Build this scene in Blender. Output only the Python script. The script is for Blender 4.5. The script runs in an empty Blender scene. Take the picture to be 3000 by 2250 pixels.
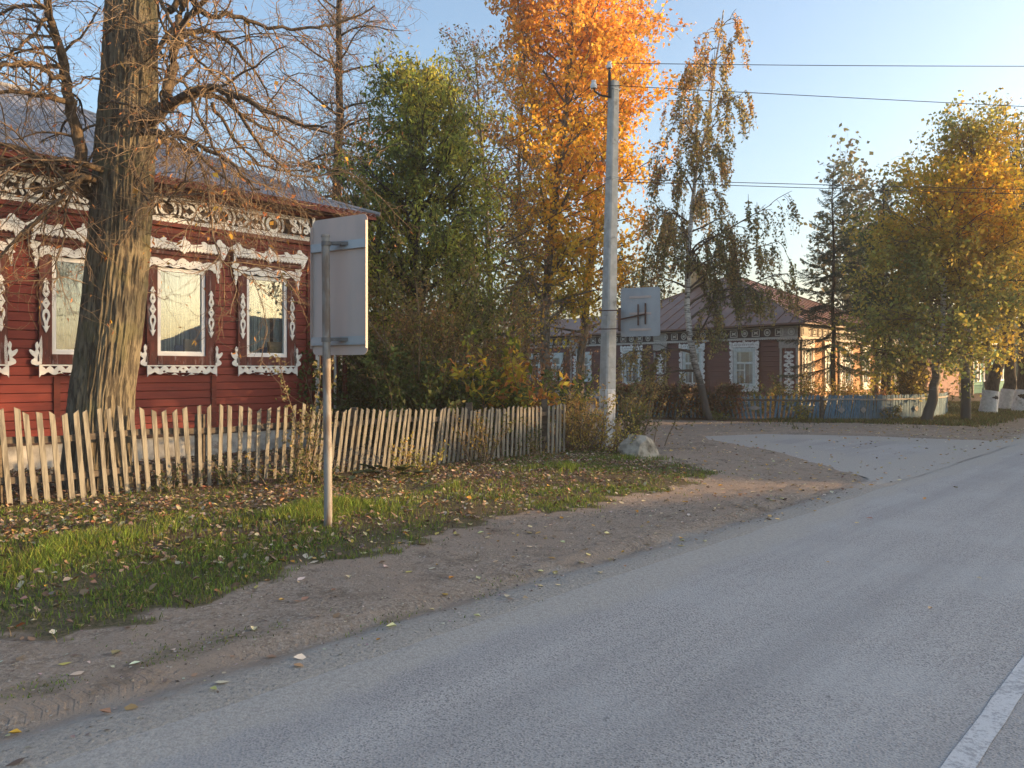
import bpy, bmesh, math, random
import numpy as np
from mathutils import Vector, Matrix
R = math.radians
random.seed(11); rng = np.random.default_rng(5)
scene = bpy.context.scene
col = scene.collection

# ------------------------------------------------------------ camera, sky, sun, exposure
CAMH = 1.6
cam = bpy.data.cameras.new('camera'); cam.sensor_width = 36; cam.lens = 26.4
cam.shift_y = -40/3000; cam.clip_start = 0.05; cam.clip_end = 2000
camo = bpy.data.objects.new('camera', cam); col.objects.link(camo)
camo.location = (0, 0, CAMH); camo.rotation_euler = (R(90), 0, 0)
scene.camera = camo
scene.render.engine = 'CYCLES'
scene.render.resolution_x = 1024; scene.render.resolution_y = 768
SUN_EL, SUN_AZ = R(8.2), R(3)            # azimuth measured from +X towards +Y
S = Vector((math.cos(SUN_AZ)*math.cos(SUN_EL), math.sin(SUN_AZ)*math.cos(SUN_EL), math.sin(SUN_EL)))
w = bpy.data.worlds.new('World'); scene.world = w; w.use_nodes = True
nt = w.node_tree; sky = nt.nodes.new('ShaderNodeTexSky'); sky.sky_type = 'NISHITA'
sky.sun_disc = False; sky.sun_elevation = SUN_EL; sky.sun_rotation = R(90)-SUN_AZ
sky.air_density = 1.0; sky.dust_density = 3.8; sky.ozone_density = 1.8; sky.altitude = 120
bg = nt.nodes['Background']; bg.inputs[1].default_value = 0.15
nt.links.new(sky.outputs[0], bg.inputs[0])
sl = bpy.data.lights.new('sun', 'SUN'); sl.energy = 3.6; sl.angle = R(0.6); sl.color = (1.0, 0.61, 0.28)
so = bpy.data.objects.new('sun', sl); col.objects.link(so)
so.rotation_euler = S.to_track_quat('Z', 'Y').to_euler()
scene.view_settings.view_transform = 'Standard'; scene.view_settings.look = 'None'
scene.view_settings.exposure = 1.76; scene.view_settings.gamma = 1

# ------------------------------------------------------------ street frame: t runs along the road, d across it
A = R(46); cA, sA = math.cos(A), math.sin(A)
def TD(t, d, z=0): return (cA*t - sA*d, sA*t + cA*d, z)
def to_td(x, y): return cA*x + sA*y, -sA*x + cA*y
def W(px, py, D): return ((px-1500)/2200*D, D, CAMH-(py-1085)/2200*D)   # survey helper: where a sighted point stands at depth D

# ------------------------------------------------------------ helpers
def tag(o, label=None, cat=None, group=None, kind=None):
    if label: o['label'] = label
    if cat: o['category'] = cat
    if group: o['group'] = group
    if kind: o['kind'] = kind
    return o
def empty(name, loc=(0, 0, 0), rz=0, parent=None):
    o = bpy.data.objects.new(name, None); col.objects.link(o); o.location = loc; o.rotation_euler = (0, 0, rz)
    o.empty_display_size = .2
    if parent: o.parent = parent
    return o
def link(name, me, m, parent=None, loc=(0, 0, 0), rz=0):
    o = bpy.data.objects.new(name, me); col.objects.link(o)
    if m: me.materials.append(m)
    if parent: o.parent = parent
    o.location = loc; o.rotation_euler = (0, 0, rz)
    return o
def copy_tree(o, parent=None):
    c = o.copy(); col.objects.link(c); c.parent = parent
    for ch in list(o.children): copy_tree(ch, c)
    return c

class MB:
    def __init__(s): s.v = []; s.f = []
    def add(s, vs, fs):
        n = len(s.v); s.v += [tuple(v) for v in vs]; s.f += [tuple(i+n for i in f) for f in fs]; return s
    def box(s, x0, x1, y0, y1, z0, z1):
        return s.add([(x0,y0,z0),(x1,y0,z0),(x1,y1,z0),(x0,y1,z0),(x0,y0,z1),(x1,y0,z1),(x1,y1,z1),(x0,y1,z1)],
                     [(0,3,2,1),(4,5,6,7),(0,1,5,4),(1,2,6,5),(2,3,7,6),(3,0,4,7)])
    def hexa(s, lo, hi):      # two quads (4 points each), lower and upper
        return s.add(list(lo)+list(hi), [(0,3,2,1),(4,5,6,7),(0,1,5,4),(1,2,6,5),(2,3,7,6),(3,0,4,7)])
    def bar(s, a, b, w_, h_=None):
        a = Vector(a); b = Vector(b); h_ = h_ or w_
        d = (b-a).normalized(); up = Vector((0,0,1)) if abs(d.z) < .95 else Vector((1,0,0))
        x = d.cross(up).normalized(); y = x.cross(d)
        q = [x*w_/2+y*h_/2, -x*w_/2+y*h_/2, -x*w_/2-y*h_/2, x*w_/2-y*h_/2]
        return s.hexa([a+k for k in q][::-1], [b+k for k in q][::-1])
    def tube(s, pts, rad, k=10, cap=True):
        pts = [Vector(p) for p in pts]; n = len(pts)
        if not hasattr(rad, '__len__'): rad = [rad]*n
        vs = []; fs = []
        for i, p in enumerate(pts):
            d = (pts[min(i+1, n-1)]-pts[max(i-1, 0)]).normalized()
            up = Vector((0,0,1)) if abs(d.z) < .9 else Vector((1,0,0))
            x = d.cross(up).normalized(); y = x.cross(d)
            for j in range(k):
                a = 2*math.pi*j/k; vs.append(p+(x*math.cos(a)+y*math.sin(a))*rad[i])
        for i in range(n-1):
            for j in range(k):
                j2 = (j+1) % k; fs.append((i*k+j, i*k+j2, (i+1)*k+j2, (i+1)*k+j))
        if cap: fs.append(tuple(range(k))); fs.append(tuple(range((n-1)*k, n*k))[::-1])
        return s.add(vs, fs)
    def poly(s, pts, y0, y1):   # outline in x,z extruded in y
        n = len(pts); vs = [(x, y0, z) for x, z in pts]+[(x, y1, z) for x, z in pts]
        return s.add(vs, [tuple(range(n)), tuple(range(n, 2*n))[::-1]]+[(i, i+n, (i+1) % n+n, (i+1) % n) for i in range(n)])
    def build(s, name, m, parent=None, loc=(0,0,0), rz=0, smooth=False, bevel=0):
        me = bpy.data.meshes.new(name); me.from_pydata(s.v, [], s.f)
        bm = bmesh.new(); bm.from_mesh(me); bmesh.ops.recalc_face_normals(bm, faces=bm.faces)
        if bevel: bmesh.ops.bevel(bm, geom=bm.edges[:], offset=bevel, segments=2, affect='EDGES', clamp_overlap=True)
        bm.to_mesh(me); bm.free()
        if smooth:
            for p in me.polygons: p.use_smooth = True
        return link(name, me, m, parent, loc, rz)

def np_mesh(name, V, F, m, parent=None, colr=None, smooth=False, extra=None):
    me = bpy.data.meshes.new(name)
    V = np.asarray(V, dtype=np.float32).reshape(-1, 3); F = np.asarray(F, dtype=np.int32); k = F.shape[1]
    me.vertices.add(len(V)); me.vertices.foreach_set('co', V.ravel())
    me.loops.add(F.size); me.loops.foreach_set('vertex_index', F.ravel())
    me.polygons.add(len(F)); me.polygons.foreach_set('loop_start', np.arange(0, F.size, k, dtype=np.int32))
    me.polygons.foreach_set('loop_total', np.full(len(F), k, dtype=np.int32))
    if smooth: me.polygons.foreach_set('use_smooth', np.ones(len(F), dtype=bool))
    me.update(calc_edges=True)
    if colr is not None:
        a = me.attributes.new('col', 'FLOAT_COLOR', 'POINT')
        c = np.ones((len(V), 4), dtype=np.float32); c[:, :3] = colr; a.data.foreach_set('color', c.ravel())
    for nm, arr in (extra or {}).items():
        a = me.attributes.new(nm, 'FLOAT', 'POINT'); a.data.foreach_set('value', np.asarray(arr, dtype=np.float32))
    me.validate()
    return link(name, me, m, parent)

def _h(ix, iy, iz):
    n = (ix*374761393 + iy*668265263 + iz*1274126177) & 0x7fffffff
    n = ((n ^ (n >> 13))*1274126177) & 0x7fffffff
    return ((n ^ (n >> 16)) & 0xffff)/65535.0
def vnoise(x, y, z=0.):
    x, y, z = np.broadcast_arrays(np.asarray(x, float), np.asarray(y, float), np.asarray(z, float))
    ix, iy, iz = [np.floor(q).astype(np.int64) for q in (x, y, z)]
    fx, fy, fz = x-ix, y-iy, z-iz
    fx, fy, fz = [q*q*(3-2*q) for q in (fx, fy, fz)]
    r = 0
    for a in (0, 1):
        for b in (0, 1):
            for c in (0, 1):
                r = r + _h(ix+a, iy+b, iz+c)*(fx if a else 1-fx)*(fy if b else 1-fy)*(fz if c else 1-fz)
    return r
def fbm(x, y, z=0., o=3):
    return sum(vnoise(np.asarray(x)*2**i+i*17, np.asarray(y)*2**i, np.asarray(z)*2**i)*.5**i for i in range(o))/(2-.5**(o-1))
def sstep(a, b, x): q = np.clip((x-a)/(b-a), 0, 1); return q*q*(3-2*q)

# ------------------------------------------------------------ materials
def nodes(name):
    m = bpy.data.materials.new(name); m.use_nodes = True
    n = m.node_tree.nodes; l = m.node_tree.links; return m, n, l, n['Principled BSDF']
def noise(n, l, vec, scale, detail=4, rough=.55):
    t = n.new('ShaderNodeTexNoise'); t.inputs['Scale'].default_value = scale
    t.inputs['Detail'].default_value = detail; t.inputs['Roughness'].default_value = rough
    if vec is not None: l.new(vec, t.inputs['Vector'])
    return t.outputs['Fac']
def coords(n, l, sc=(1,1,1)):
    tc = n.new('ShaderNodeTexCoord'); mp = n.new('ShaderNodeMapping'); mp.inputs['Scale'].default_value = sc
    l.new(tc.outputs['Object'], mp.inputs[0]); return mp.outputs[0]
def ramp(n, l, fac, a, b):
    r = n.new('ShaderNodeMapRange'); r.inputs[1].default_value = a; r.inputs[2].default_value = b; r.interpolation_type = 'SMOOTHSTEP'
    l.new(fac, r.inputs[0]); return r.outputs[0]
def mixc(n, l, fac, c1, c2):
    x = n.new('ShaderNodeMix'); x.data_type = 'RGBA'
    for s_, v in ((x.inputs[0], fac), (x.inputs[6], c1), (x.inputs[7], c2)):
        if hasattr(v, 'links') or hasattr(v, 'is_linked'): l.new(v, s_)
        elif isinstance(v, (int, float)): s_.default_value = v
        else: s_.default_value = (*v, 1)
    return x.outputs[2]
def mth(n, l, op, a, b=None):
    x = n.new('ShaderNodeMath'); x.operation = op
    for s_, v in ((x.inputs[0], a), (x.inputs[1], b)):
        if v is None: continue
        if isinstance(v, (int, float)): s_.default_value = v
        else: l.new(v, s_)
    return x.outputs[0]
def bump(n, l, bs, h, st, dist=.02, prev=None):
    b = n.new('ShaderNodeBump'); b.inputs['Strength'].default_value = st; b.inputs['Distance'].default_value = dist
    l.new(h, b.inputs['Height'])
    if prev is not None: l.new(prev, b.inputs['Normal'])
    l.new(b.outputs[0], bs.inputs['Normal']); return b.outputs[0]
def M(name, c1, c2=None, scale=6, st=(1,1,1), rough=.8, bst=.25, bdist=.01, metal=0, c3=None, lo=.35, hi=.65, spec=.3):
    m, n, l, bs = nodes(name); c2 = c2 or tuple(x*.75 for x in c1)
    v = coords(n, l, st); f = noise(n, l, v, scale, 6)
    c = mixc(n, l, ramp(n, l, f, lo, hi), c1, c2)
    if c3:
        f3 = noise(n, l, v, scale*.37+.3, 5, .7); c = mixc(n, l, ramp(n, l, f3, .55, .68), c, c3)
    l.new(c, bs.inputs['Base Color']); bs.inputs['Roughness'].default_value = rough
    bs.inputs['Metallic'].default_value = metal; bs.inputs['Specular IOR Level'].default_value = spec
    if bst: bump(n, l, bs, noise(n, l, v, scale*2.5, 5), bst, bdist)
    return m
def leafmat(name, trans=.35, rough=.55):
    m, n, l, bs = nodes(name)
    a = n.new('ShaderNodeAttribute'); a.attribute_name = 'col'
    l.new(a.outputs['Color'], bs.inputs['Base Color']); bs.inputs['Roughness'].default_value = rough
    bs.inputs['Specular IOR Level'].default_value = .25
    t = n.new('ShaderNodeBsdfTranslucent'); l.new(a.outputs['Color'], t.inputs[0])
    x = n.new('ShaderNodeMixShader'); x.inputs[0].default_value = trans
    l.new(bs.outputs[0], x.inputs[1]); l.new(t.outputs[0], x.inputs[2]); l.new(x.outputs[0], n['Material Output'].inputs[0])
    return m
def glassmat(name, refl=.5, tint=(.8,.85,.85)):
    m, n, l, bs = nodes(name)
    g = n.new('ShaderNodeBsdfGlossy'); g.inputs['Roughness'].default_value = .015; g.inputs[0].default_value = (.80,.88,.96,1)
    v = coords(n, l); b = n.new('ShaderNodeBump'); b.inputs['Strength'].default_value = .08; b.inputs['Distance'].default_value = .02
    l.new(noise(n, l, v, 1.4, 1), b.inputs['Height']); l.new(b.outputs[0], g.inputs['Normal'])
    t = n.new('ShaderNodeBsdfTransparent'); t.inputs[0].default_value = (*tint, 1)
    x = n.new('ShaderNodeMixShader'); x.inputs[0].default_value = refl
    l.new(t.outputs[0], x.inputs[1]); l.new(g.outputs[0], x.inputs[2]); l.new(x.outputs[0], n['Material Output'].inputs[0])
    return m

MAT = {}
MAT['leaf'] = leafmat('leaf', .5); MAT['litter'] = leafmat('litter', .12, .7); MAT['grassblade'] = leafmat('grass_blade', .35, .6)
MAT['white'] = M('white_paint', (.80,.80,.78), (.68,.68,.66), 9, rough=.6, bst=.1)
MAT['white_old'] = M('old_white_paint', (.74,.73,.70), (.52,.50,.46), 14, rough=.75, bst=.2, c3=(.35,.30,.26))
MAT['greywhite'] = M('grey_cream_paint', (.33,.315,.285), (.25,.235,.215), 10, rough=.75)
MAT['pvc'] = M('white_frame', (.82,.83,.84), (.78,.79,.80), 4, rough=.35, bst=0)
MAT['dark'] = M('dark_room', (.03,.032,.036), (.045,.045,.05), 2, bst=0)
MAT['curtain'] = M('curtain', (.50,.55,.56), (.30,.34,.36), 3, (9,1,.25), .9, .6, .03)
MAT['curtain2'] = M('dim_curtain', (.36,.40,.41), (.16,.18,.19), 2.2, (7,7,.3), .9, .4, .03)
MAT['glass'] = glassmat('window_glass', .15); MAT['glass3'] = glassmat('curtained_window_glass', .10); MAT['cream'] = M('cream_ornament_paint', (.50,.48,.43), (.40,.38,.34), 10, rough=.75); MAT['glass2'] = glassmat('old_window_glass', .16)
def sidingmat(name, base, dark, worn, board, amount=.6):
    m, n, l, bs = nodes(name); v = coords(n, l, (.35,1,7)); v2 = coords(n, l)
    f = noise(n, l, v, 5, 7, .65); c = mixc(n, l, ramp(n, l, f, .35, .7), base, dark)
    sx = n.new('ShaderNodeSeparateXYZ'); l.new(v2, sx.inputs[0])
    bid = mth(n, l, 'FLOOR', mth(n, l, 'DIVIDE', sx.outputs[2], board))
    wn = n.new('ShaderNodeTexWhiteNoise'); wn.noise_dimensions = '1D'; l.new(bid, wn.inputs['W'])
    c = mixc(n, l, mth(n, l, 'MULTIPLY', wn.outputs[0], .45), c, dark)
    f3 = noise(n, l, coords(n, l, (.5,.5,3.2)), 3.1, 8, .75)
    c = mixc(n, l, mth(n, l, 'MULTIPLY', ramp(n, l, f3, .56, .72), amount), c, worn)
    f4 = noise(n, l, coords(n, l, (1.2,1.2,16)), 7, 6, .75)
    c = mixc(n, l, mth(n, l, 'MULTIPLY', ramp(n, l, f4, .6, .72), .6), c, worn)
    # knots
    vo = n.new('ShaderNodeTexVoronoi'); vo.inputs['Scale'].default_value = 1.6; l.new(coords(n, l, (.8,1,2.2)), vo.inputs['Vector'])
    c = mixc(n, l, mth(n, l, 'MULTIPLY', ramp(n, l, vo.outputs['Distance'], .05, .015), .7), c, tuple(x*.25 for x in base))
    l.new(c, bs.inputs['Base Color']); bs.inputs['Roughness'].default_value = .62; bs.inputs['Specular IOR Level'].default_value = .35
    bump(n, l, bs, f4, .35, .004)
    return m
MAT['siding1'] = sidingmat('dark_red_siding', (.21,.027,.02), (.135,.019,.015), (.22,.10,.085), .14, .35)
MAT['red'] = M('dark_red_boards', (.15,.028,.02), (.10,.02,.016), 5, (1,1,4), .65, .3, .004, c3=(.20,.11,.09))
MAT['redbrown'] = M('weathered_casing', (.135,.038,.03), (.085,.028,.024), 7, (4,4,.7), .7, .3, .004, c3=(.26,.20,.19))
MAT['siding2'] = sidingmat('brown_red_siding', (.12,.034,.027), (.075,.024,.02), (.21,.11,.09), .22, .5)
MAT['sidingy'] = M('ochre_sunlit_siding', (.34,.16,.05), (.26,.12,.04), 4, (.4,.4,5), .7, .3, .006, c3=(.19,.10,.05))  # sun's gold put into the corner house side; plain ochre across the street
MAT['brown'] = M('dark_brown_boards', (.055,.033,.027), (.035,.023,.02), 5, (1,1,3), .7)
MAT['brickwhite'] = M('whitewashed_brick', (.44,.44,.42), (.24,.235,.22), 5, rough=.9, bst=.6, c3=(.20,.16,.14))
MAT['slate'] = M('corrugated_roof_sheet', (.25,.26,.29), (.17,.18,.20), 2.2, (1,.35,1), .55, .2, .01, c3=(.33,.34,.37), spec=.5)
MAT['tin'] = M('brown_tin_roof', (.19,.095,.062), (.14,.07,.047), 1.2, rough=.5, bst=.1, c3=(.19,.125,.10), spec=.3)
MAT['tingrey'] = M('pale_blue_roof', (.42,.47,.54), (.34,.38,.46), 1.5, rough=.4, bst=.1)
MAT['picket'] = M('grey_picket_wood', (.255,.245,.205), (.145,.138,.118), 5, (6,6,.5), .8, .45, .004, c3=(.13,.12,.10), lo=.44, hi=.58)
MAT['oldrail'] = M('old_rail_wood', (.12,.10,.08), (.07,.06,.05), 6, (1,1,3), .85)
MAT['bluepicket'] = M('peeling_blue_paint', (.13,.235,.31), (.07,.14,.19), 9, (5,5,1), .75, .4, .004, c3=(.20,.22,.22))
MAT['bluegrey'] = M('faded_blue_wood', (.16,.22,.25), (.09,.16,.21), 9, (7,7,.6), .8, .4, .004, c3=(.06,.13,.2))
MAT['concrete'] = M('concrete', (.50,.49,.46), (.40,.39,.36), 7, rough=.85, bst=.3, bdist=.006, c3=(.24,.23,.21))
MAT['whitewash'] = M('whitewash', (.74,.74,.73), (.58,.58,.56), 9, rough=.85, bst=.4, c3=(.36,.34,.31))
MAT['galv'] = M('galvanised_sheet', (.50,.41,.37), (.40,.35,.33), 2.2, (1,1,.25), .6, .1, .003, metal=0, c3=(.55,.40,.35))
MAT['galv2'] = M('grey_sheet', (.34,.37,.40), (.28,.31,.34), 3, (1,1,.5), .45, .1, .003, metal=.4)
MAT['paintpipe'] = M('worn_grey_blue_paint', (.27,.27,.26), (.16,.13,.11), 9, (1,1,.25), .6, .3, .003, c3=(.17,.09,.055), lo=.42, hi=.6)
MAT['rust'] = M('rusty_steel', (.10,.05,.035), (.05,.03,.025), 12, rough=.8)
MAT['black'] = M('black_metal', (.02,.02,.022), (.03,.03,.03), 5, rough=.5, bst=0)
MAT['porcelain'] = M('porcelain', (.7,.7,.68), (.6,.6,.6), 3, rough=.25, bst=0)
MAT['rock'] = M('pale_rock', (.40,.37,.31), (.22,.20,.16), 6, rough=.9, bst=.9, bdist=.02, c3=(.10,.09,.07))
def barkmat(name, c1, c2, vert=.14, scale=16, c3=None, st=.8):
    m, n, l, bs = nodes(name); v = coords(n, l, (1,1,vert)); f = noise(n, l, v, scale, 6, .62)
    c = mixc(n, l, ramp(n, l, f, .42, .56), c2, c1)
    if c3: c = mixc(n, l, ramp(n, l, noise(n, l, coords(n, l), 2.2, 5), .5, .66), c, c3)
    l.new(c, bs.inputs['Base Color']); bs.inputs['Roughness'].default_value = .9; bs.inputs['Specular IOR Level'].default_value = .15
    bump(n, l, bs, f, st, .03); return m
MAT['bark'] = barkmat('linden_bark', (.165,.148,.11), (.07,.062,.05), .2, 17, (.12,.115,.075), .8)
MAT['limb'] = barkmat('limb_bark', (.13,.10,.07), (.07,.055,.042), .4, 18)
MAT['twig'] = M('twig', (.23,.17,.11), (.13,.095,.065), 5, bst=0)
MAT['darkbark'] = barkmat('dark_bark', (.07,.06,.05), (.03,.027,.024), .3, 14)
MAT['greybark'] = barkmat('grey_bark', (.18,.165,.14), (.08,.072,.06), .4, 12)
def birchmat():
    m, n, l, bs = nodes('birch_bark'); v = coords(n, l, (1,1,3.6))
    f = noise(n, l, v, 3.2, 5, .7); f2 = noise(n, l, coords(n, l, (1.2,1.2,9)), 4.5, 4, .6)
    c = mixc(n, l, ramp(n, l, f2, .50, .58), (.62,.60,.56), (.10,.09,.08))
    tc = n.new('ShaderNodeTexCoord'); sx = n.new('ShaderNodeSeparateXYZ'); l.new(tc.outputs['Object'], sx.inputs[0])
    low = ramp(n, l, mth(n, l, 'ADD', sx.outputs[2], mth(n, l, 'MULTIPLY', f, -3.0)), 1.5, -.4)
    c = mixc(n, l, low, c, (.06,.055,.05))
    l.new(c, bs.inputs['Base Color']); bs.inputs['Roughness'].default_value = .7; bump(n, l, bs, f2, .4, .01); return m
MAT['birch'] = birchmat()

HAZE = .0013
# ------------------------------------------------------------ ground, road, side road
def corner_x(y):      # right-hand boundary of the near verge where the side street opens
    return 2.75-np.maximum(0, y-12.5)*.16+.25*np.sin(y*1.7)
def fareg(x): return np.interp(x, [-40, 3.5, 6, 9.6, 12.5, 15, 18, 24, 40], [60, 23.6, 23.0, 22.2, 21.4, 20.9, 22.2, 28.5, 45.5])
def grassmask(x, y):
    t, d = to_td(x, y); nz = (fbm(x*1.3, y*1.3, 3.)-.5)*.8+(fbm(x*5, y*5, 3.)-.5)*.7
    a = np.minimum(sstep(5.35, 5.75, d+nz*1.0+.25*np.exp(-((t-1.5)/2.5)**2)), np.where(y > 9.2, sstep(-.25, .3, corner_x(y)-x+nz*1.2), 1))
    b = sstep(-.35, .35, y-fareg(x)+nz*1.4)*sstep(3.0, 4.4, x+nz)*sstep(4.9, 5.6, d+nz*1.2)
    c = sstep(3.2, 3.7, -d+nz)
    g = np.maximum(np.maximum(a, b), c)
    isl = sum(np.exp(-(((x-px)*cA+(y-py)*sA)/l1)**2-((-(x-px)*sA+(y-py)*cA)/l2)**2) for px, py, l1, l2 in
              ((-1.75, 4.42, .5, .22), (-.75, 4.95, .55, .13), (.0, 5.85, .3, .13), (-2.6, 3.65, .45, .18)))
    return np.maximum(g, sstep(.45, 1.15, isl+nz*2.2)*.42)
def gh(x, y):
    t, d = to_td(x, y)
    h = .035*sstep(4.9, 6.2, d)+.02*sstep(5, 9, d)+(fbm(x*.9, y*.9, 1)-.5)*.05*sstep(3.7, 4.6, d)+(fbm(x*5, y*5, 2)-.5)*.022*sstep(3.6, 4.1, d)
    rut = -.04*np.exp(-((d-3.95-.05*np.sin(t*.7))/.13)**2)*sstep(14, 9, t)
    tread = 0*np.sign(np.sin((t+.35*np.abs(d-3.95))*62))*np.exp(-((d-4.12)/.07)**2)*sstep(.3, .5, fbm(t*1.1, d, 7))*sstep(9, 7, t)
    h = h+rut+tread-.004
    inroad = sstep(3.5, 3.36, d)*sstep(-2.75, -2.55, d)
    h = h*(1-inroad)-.035*inroad
    s = sidemask(x, y); h = h*(1-s)-.03*s
    h = np.where(d < -2.6, .02*sstep(-2.7, -4, d), h)
    return h
SIDE = [(4.6,9.9),(5.3,11.2),(5.15,13),(4.8,15),(4.25,17),(4.5,18.5),(6.4,19.2),(8.9,18.5),(10.9,17.3),(12.7,18.0),(9,13.6)]
def poly_sd(x, y, P):      # signed distance, positive inside
    x = np.asarray(x, float); y = np.asarray(y, float); dmin = np.full(x.shape, 1e9); ins = np.zeros(x.shape, bool)
    for i in range(len(P)):
        ax, ay = P[i]; bx, by = P[(i+1) % len(P)]
        ex, ey = bx-ax, by-ay; q = np.clip(((x-ax)*ex+(y-ay)*ey)/(ex*ex+ey*ey), 0, 1)
        dmin = np.minimum(dmin, np.hypot(x-ax-q*ex, y-ay-q*ey))
        c = ((ay > y) != (by > y)) & (x < (bx-ax)*(y-ay)/((by-ay) or 1e-9)+ax); ins ^= c
    return np.where(ins, dmin, -dmin)
def sidemask(x, y): return sstep(.12, .3, poly_sd(x, y, SIDE))

def axis(lo, hi, st, far):
    a = list(np.arange(lo, hi+1e-6, st)); s = st
    while a[-1] < far: s *= 1.25; a.append(a[-1]+s)
    s = st
    while a[0] > -far: s *= 1.25; a.insert(0, a[0]-s)
    return np.array(a)
X, Y = np.meshgrid(axis(-11, 17, .07, 230), axis(1.5, 27, .07, 230))
ny, nx = X.shape; x, y = X.ravel(), Y.ravel()
idx = np.arange(nx*ny).reshape(ny, nx)
F = np.stack([idx[:-1,:-1], idx[:-1,1:], idx[1:,1:], idx[1:,:-1]], -1).reshape(-1, 4)
t_, d_ = to_td(x, y)
gm = grassmask(x, y)
lit = np.clip(np.exp(-((d_-8.0)/1.7)**2)*1.1+sstep(9.4, 10, d_), 0, 1)*sstep(-.1, .35, fbm(x*.8, y*.8, 9)-.25)
dust = sstep(4.3, 3.5, d_+(fbm(x*1.5, y*1.5, 4)-.5)*.5)*(d_ > 0)
m, n, l, bs = nodes('ground_soil_grass'); v = coords(n, l)
def attr(nm):
    a = n.new('ShaderNodeAttribute'); a.attribute_name = nm; return a.outputs['Fac']
fine = noise(n, l, v, 38, 5, .7); mid = noise(n, l, v, 7, 8, .72); big = noise(n, l, v, .9, 3)
dirt = mixc(n, l, ramp(n, l, mid, .35, .65), (.32,.255,.20), (.185,.15,.12))
dirt = mixc(n, l, ramp(n, l, fine, .4, .68), dirt, (.38,.33,.28))
dirt = mixc(n, l, ramp(n, l, big, .45, .62), dirt, (.31,.25,.20))
vo = n.new('ShaderNodeTexVoronoi'); vo.inputs['Scale'].default_value = 21; l.new(v, vo.inputs['Vector'])
peb = ramp(n, l, vo.outputs['Distance'], .26, .12)
dirt = mixc(n, l, mth(n, l, 'MULTIPLY', peb, ramp(n, l, mid, .5, .6)), dirt, (.46,.42,.36))
dustc = mixc(n, l, ramp(n, l, fine, .35, .7), (.40,.375,.34), (.28,.265,.24))
dk_ = noise(n, l, v, 2.1, 9, .75); dirt = mixc(n, l, mth(n, l, 'MULTIPLY', ramp(n, l, dk_, .52, .66), .75), dirt, (.15,.12,.095))
dirt = mixc(n, l, ramp(n, l, mth(n, l, 'ADD', attr('dust'), mth(n, l, 'MULTIPLY', mth(n, l, 'SUBTRACT', mid, .5), .9)), .25, .8), dirt, dustc)
soil = mixc(n, l, ramp(n, l, fine, .4, .6), (.085,.085,.045), (.16,.13,.085))
litc = mixc(n, l, ramp(n, l, fine, .38, .62), (.17,.105,.065), (.09,.065,.045))
soil = mixc(n, l, attr('litter'), soil, litc)
gfac = mth(n, l, 'ADD', attr('grass'), mth(n, l, 'MULTIPLY', mth(n, l, 'SUBTRACT', fine, .5), 1.2))
c = mixc(n, l, ramp(n, l, gfac, .3, .65), dirt, soil); l.new(c, bs.inputs['Base Color']); bs.inputs['Roughness'].default_value = .95
bs.inputs['Specular IOR Level'].default_value = .1
td_, dd_ = attr('tt'), attr('dd')
off = mth(n, l, 'ABSOLUTE', mth(n, l, 'SUBTRACT', dd_, 4.12))
lug = mth(n, l, 'SINE', mth(n, l, 'ADD', mth(n, l, 'MULTIPLY', td_, 92), mth(n, l, 'MULTIPLY', off, 30)))
mk = mth(n, l, 'MULTIPLY', ramp(n, l, off, .12, .05), ramp(n, l, noise(n, l, v, 2.6, 4, .7), .46, .56))
lug = mth(n, l, 'MULTIPLY', ramp(n, l, lug, -.2, .6), mk)
h = mth(n, l, 'ADD', mth(n, l, 'ADD', fine, mth(n, l, 'MULTIPLY', lug, .3)), mth(n, l, 'MULTIPLY', peb, .35)); bump(n, l, bs, h, .9, .025)
g = np_mesh('ground', np.stack([x, y, gh(x, y)], -1), F, m, smooth=True, extra={'grass': gm, 'litter': lit, 'dust': dust, 'tt': t_, 'dd': d_})
tag(g, kind='structure')

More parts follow.
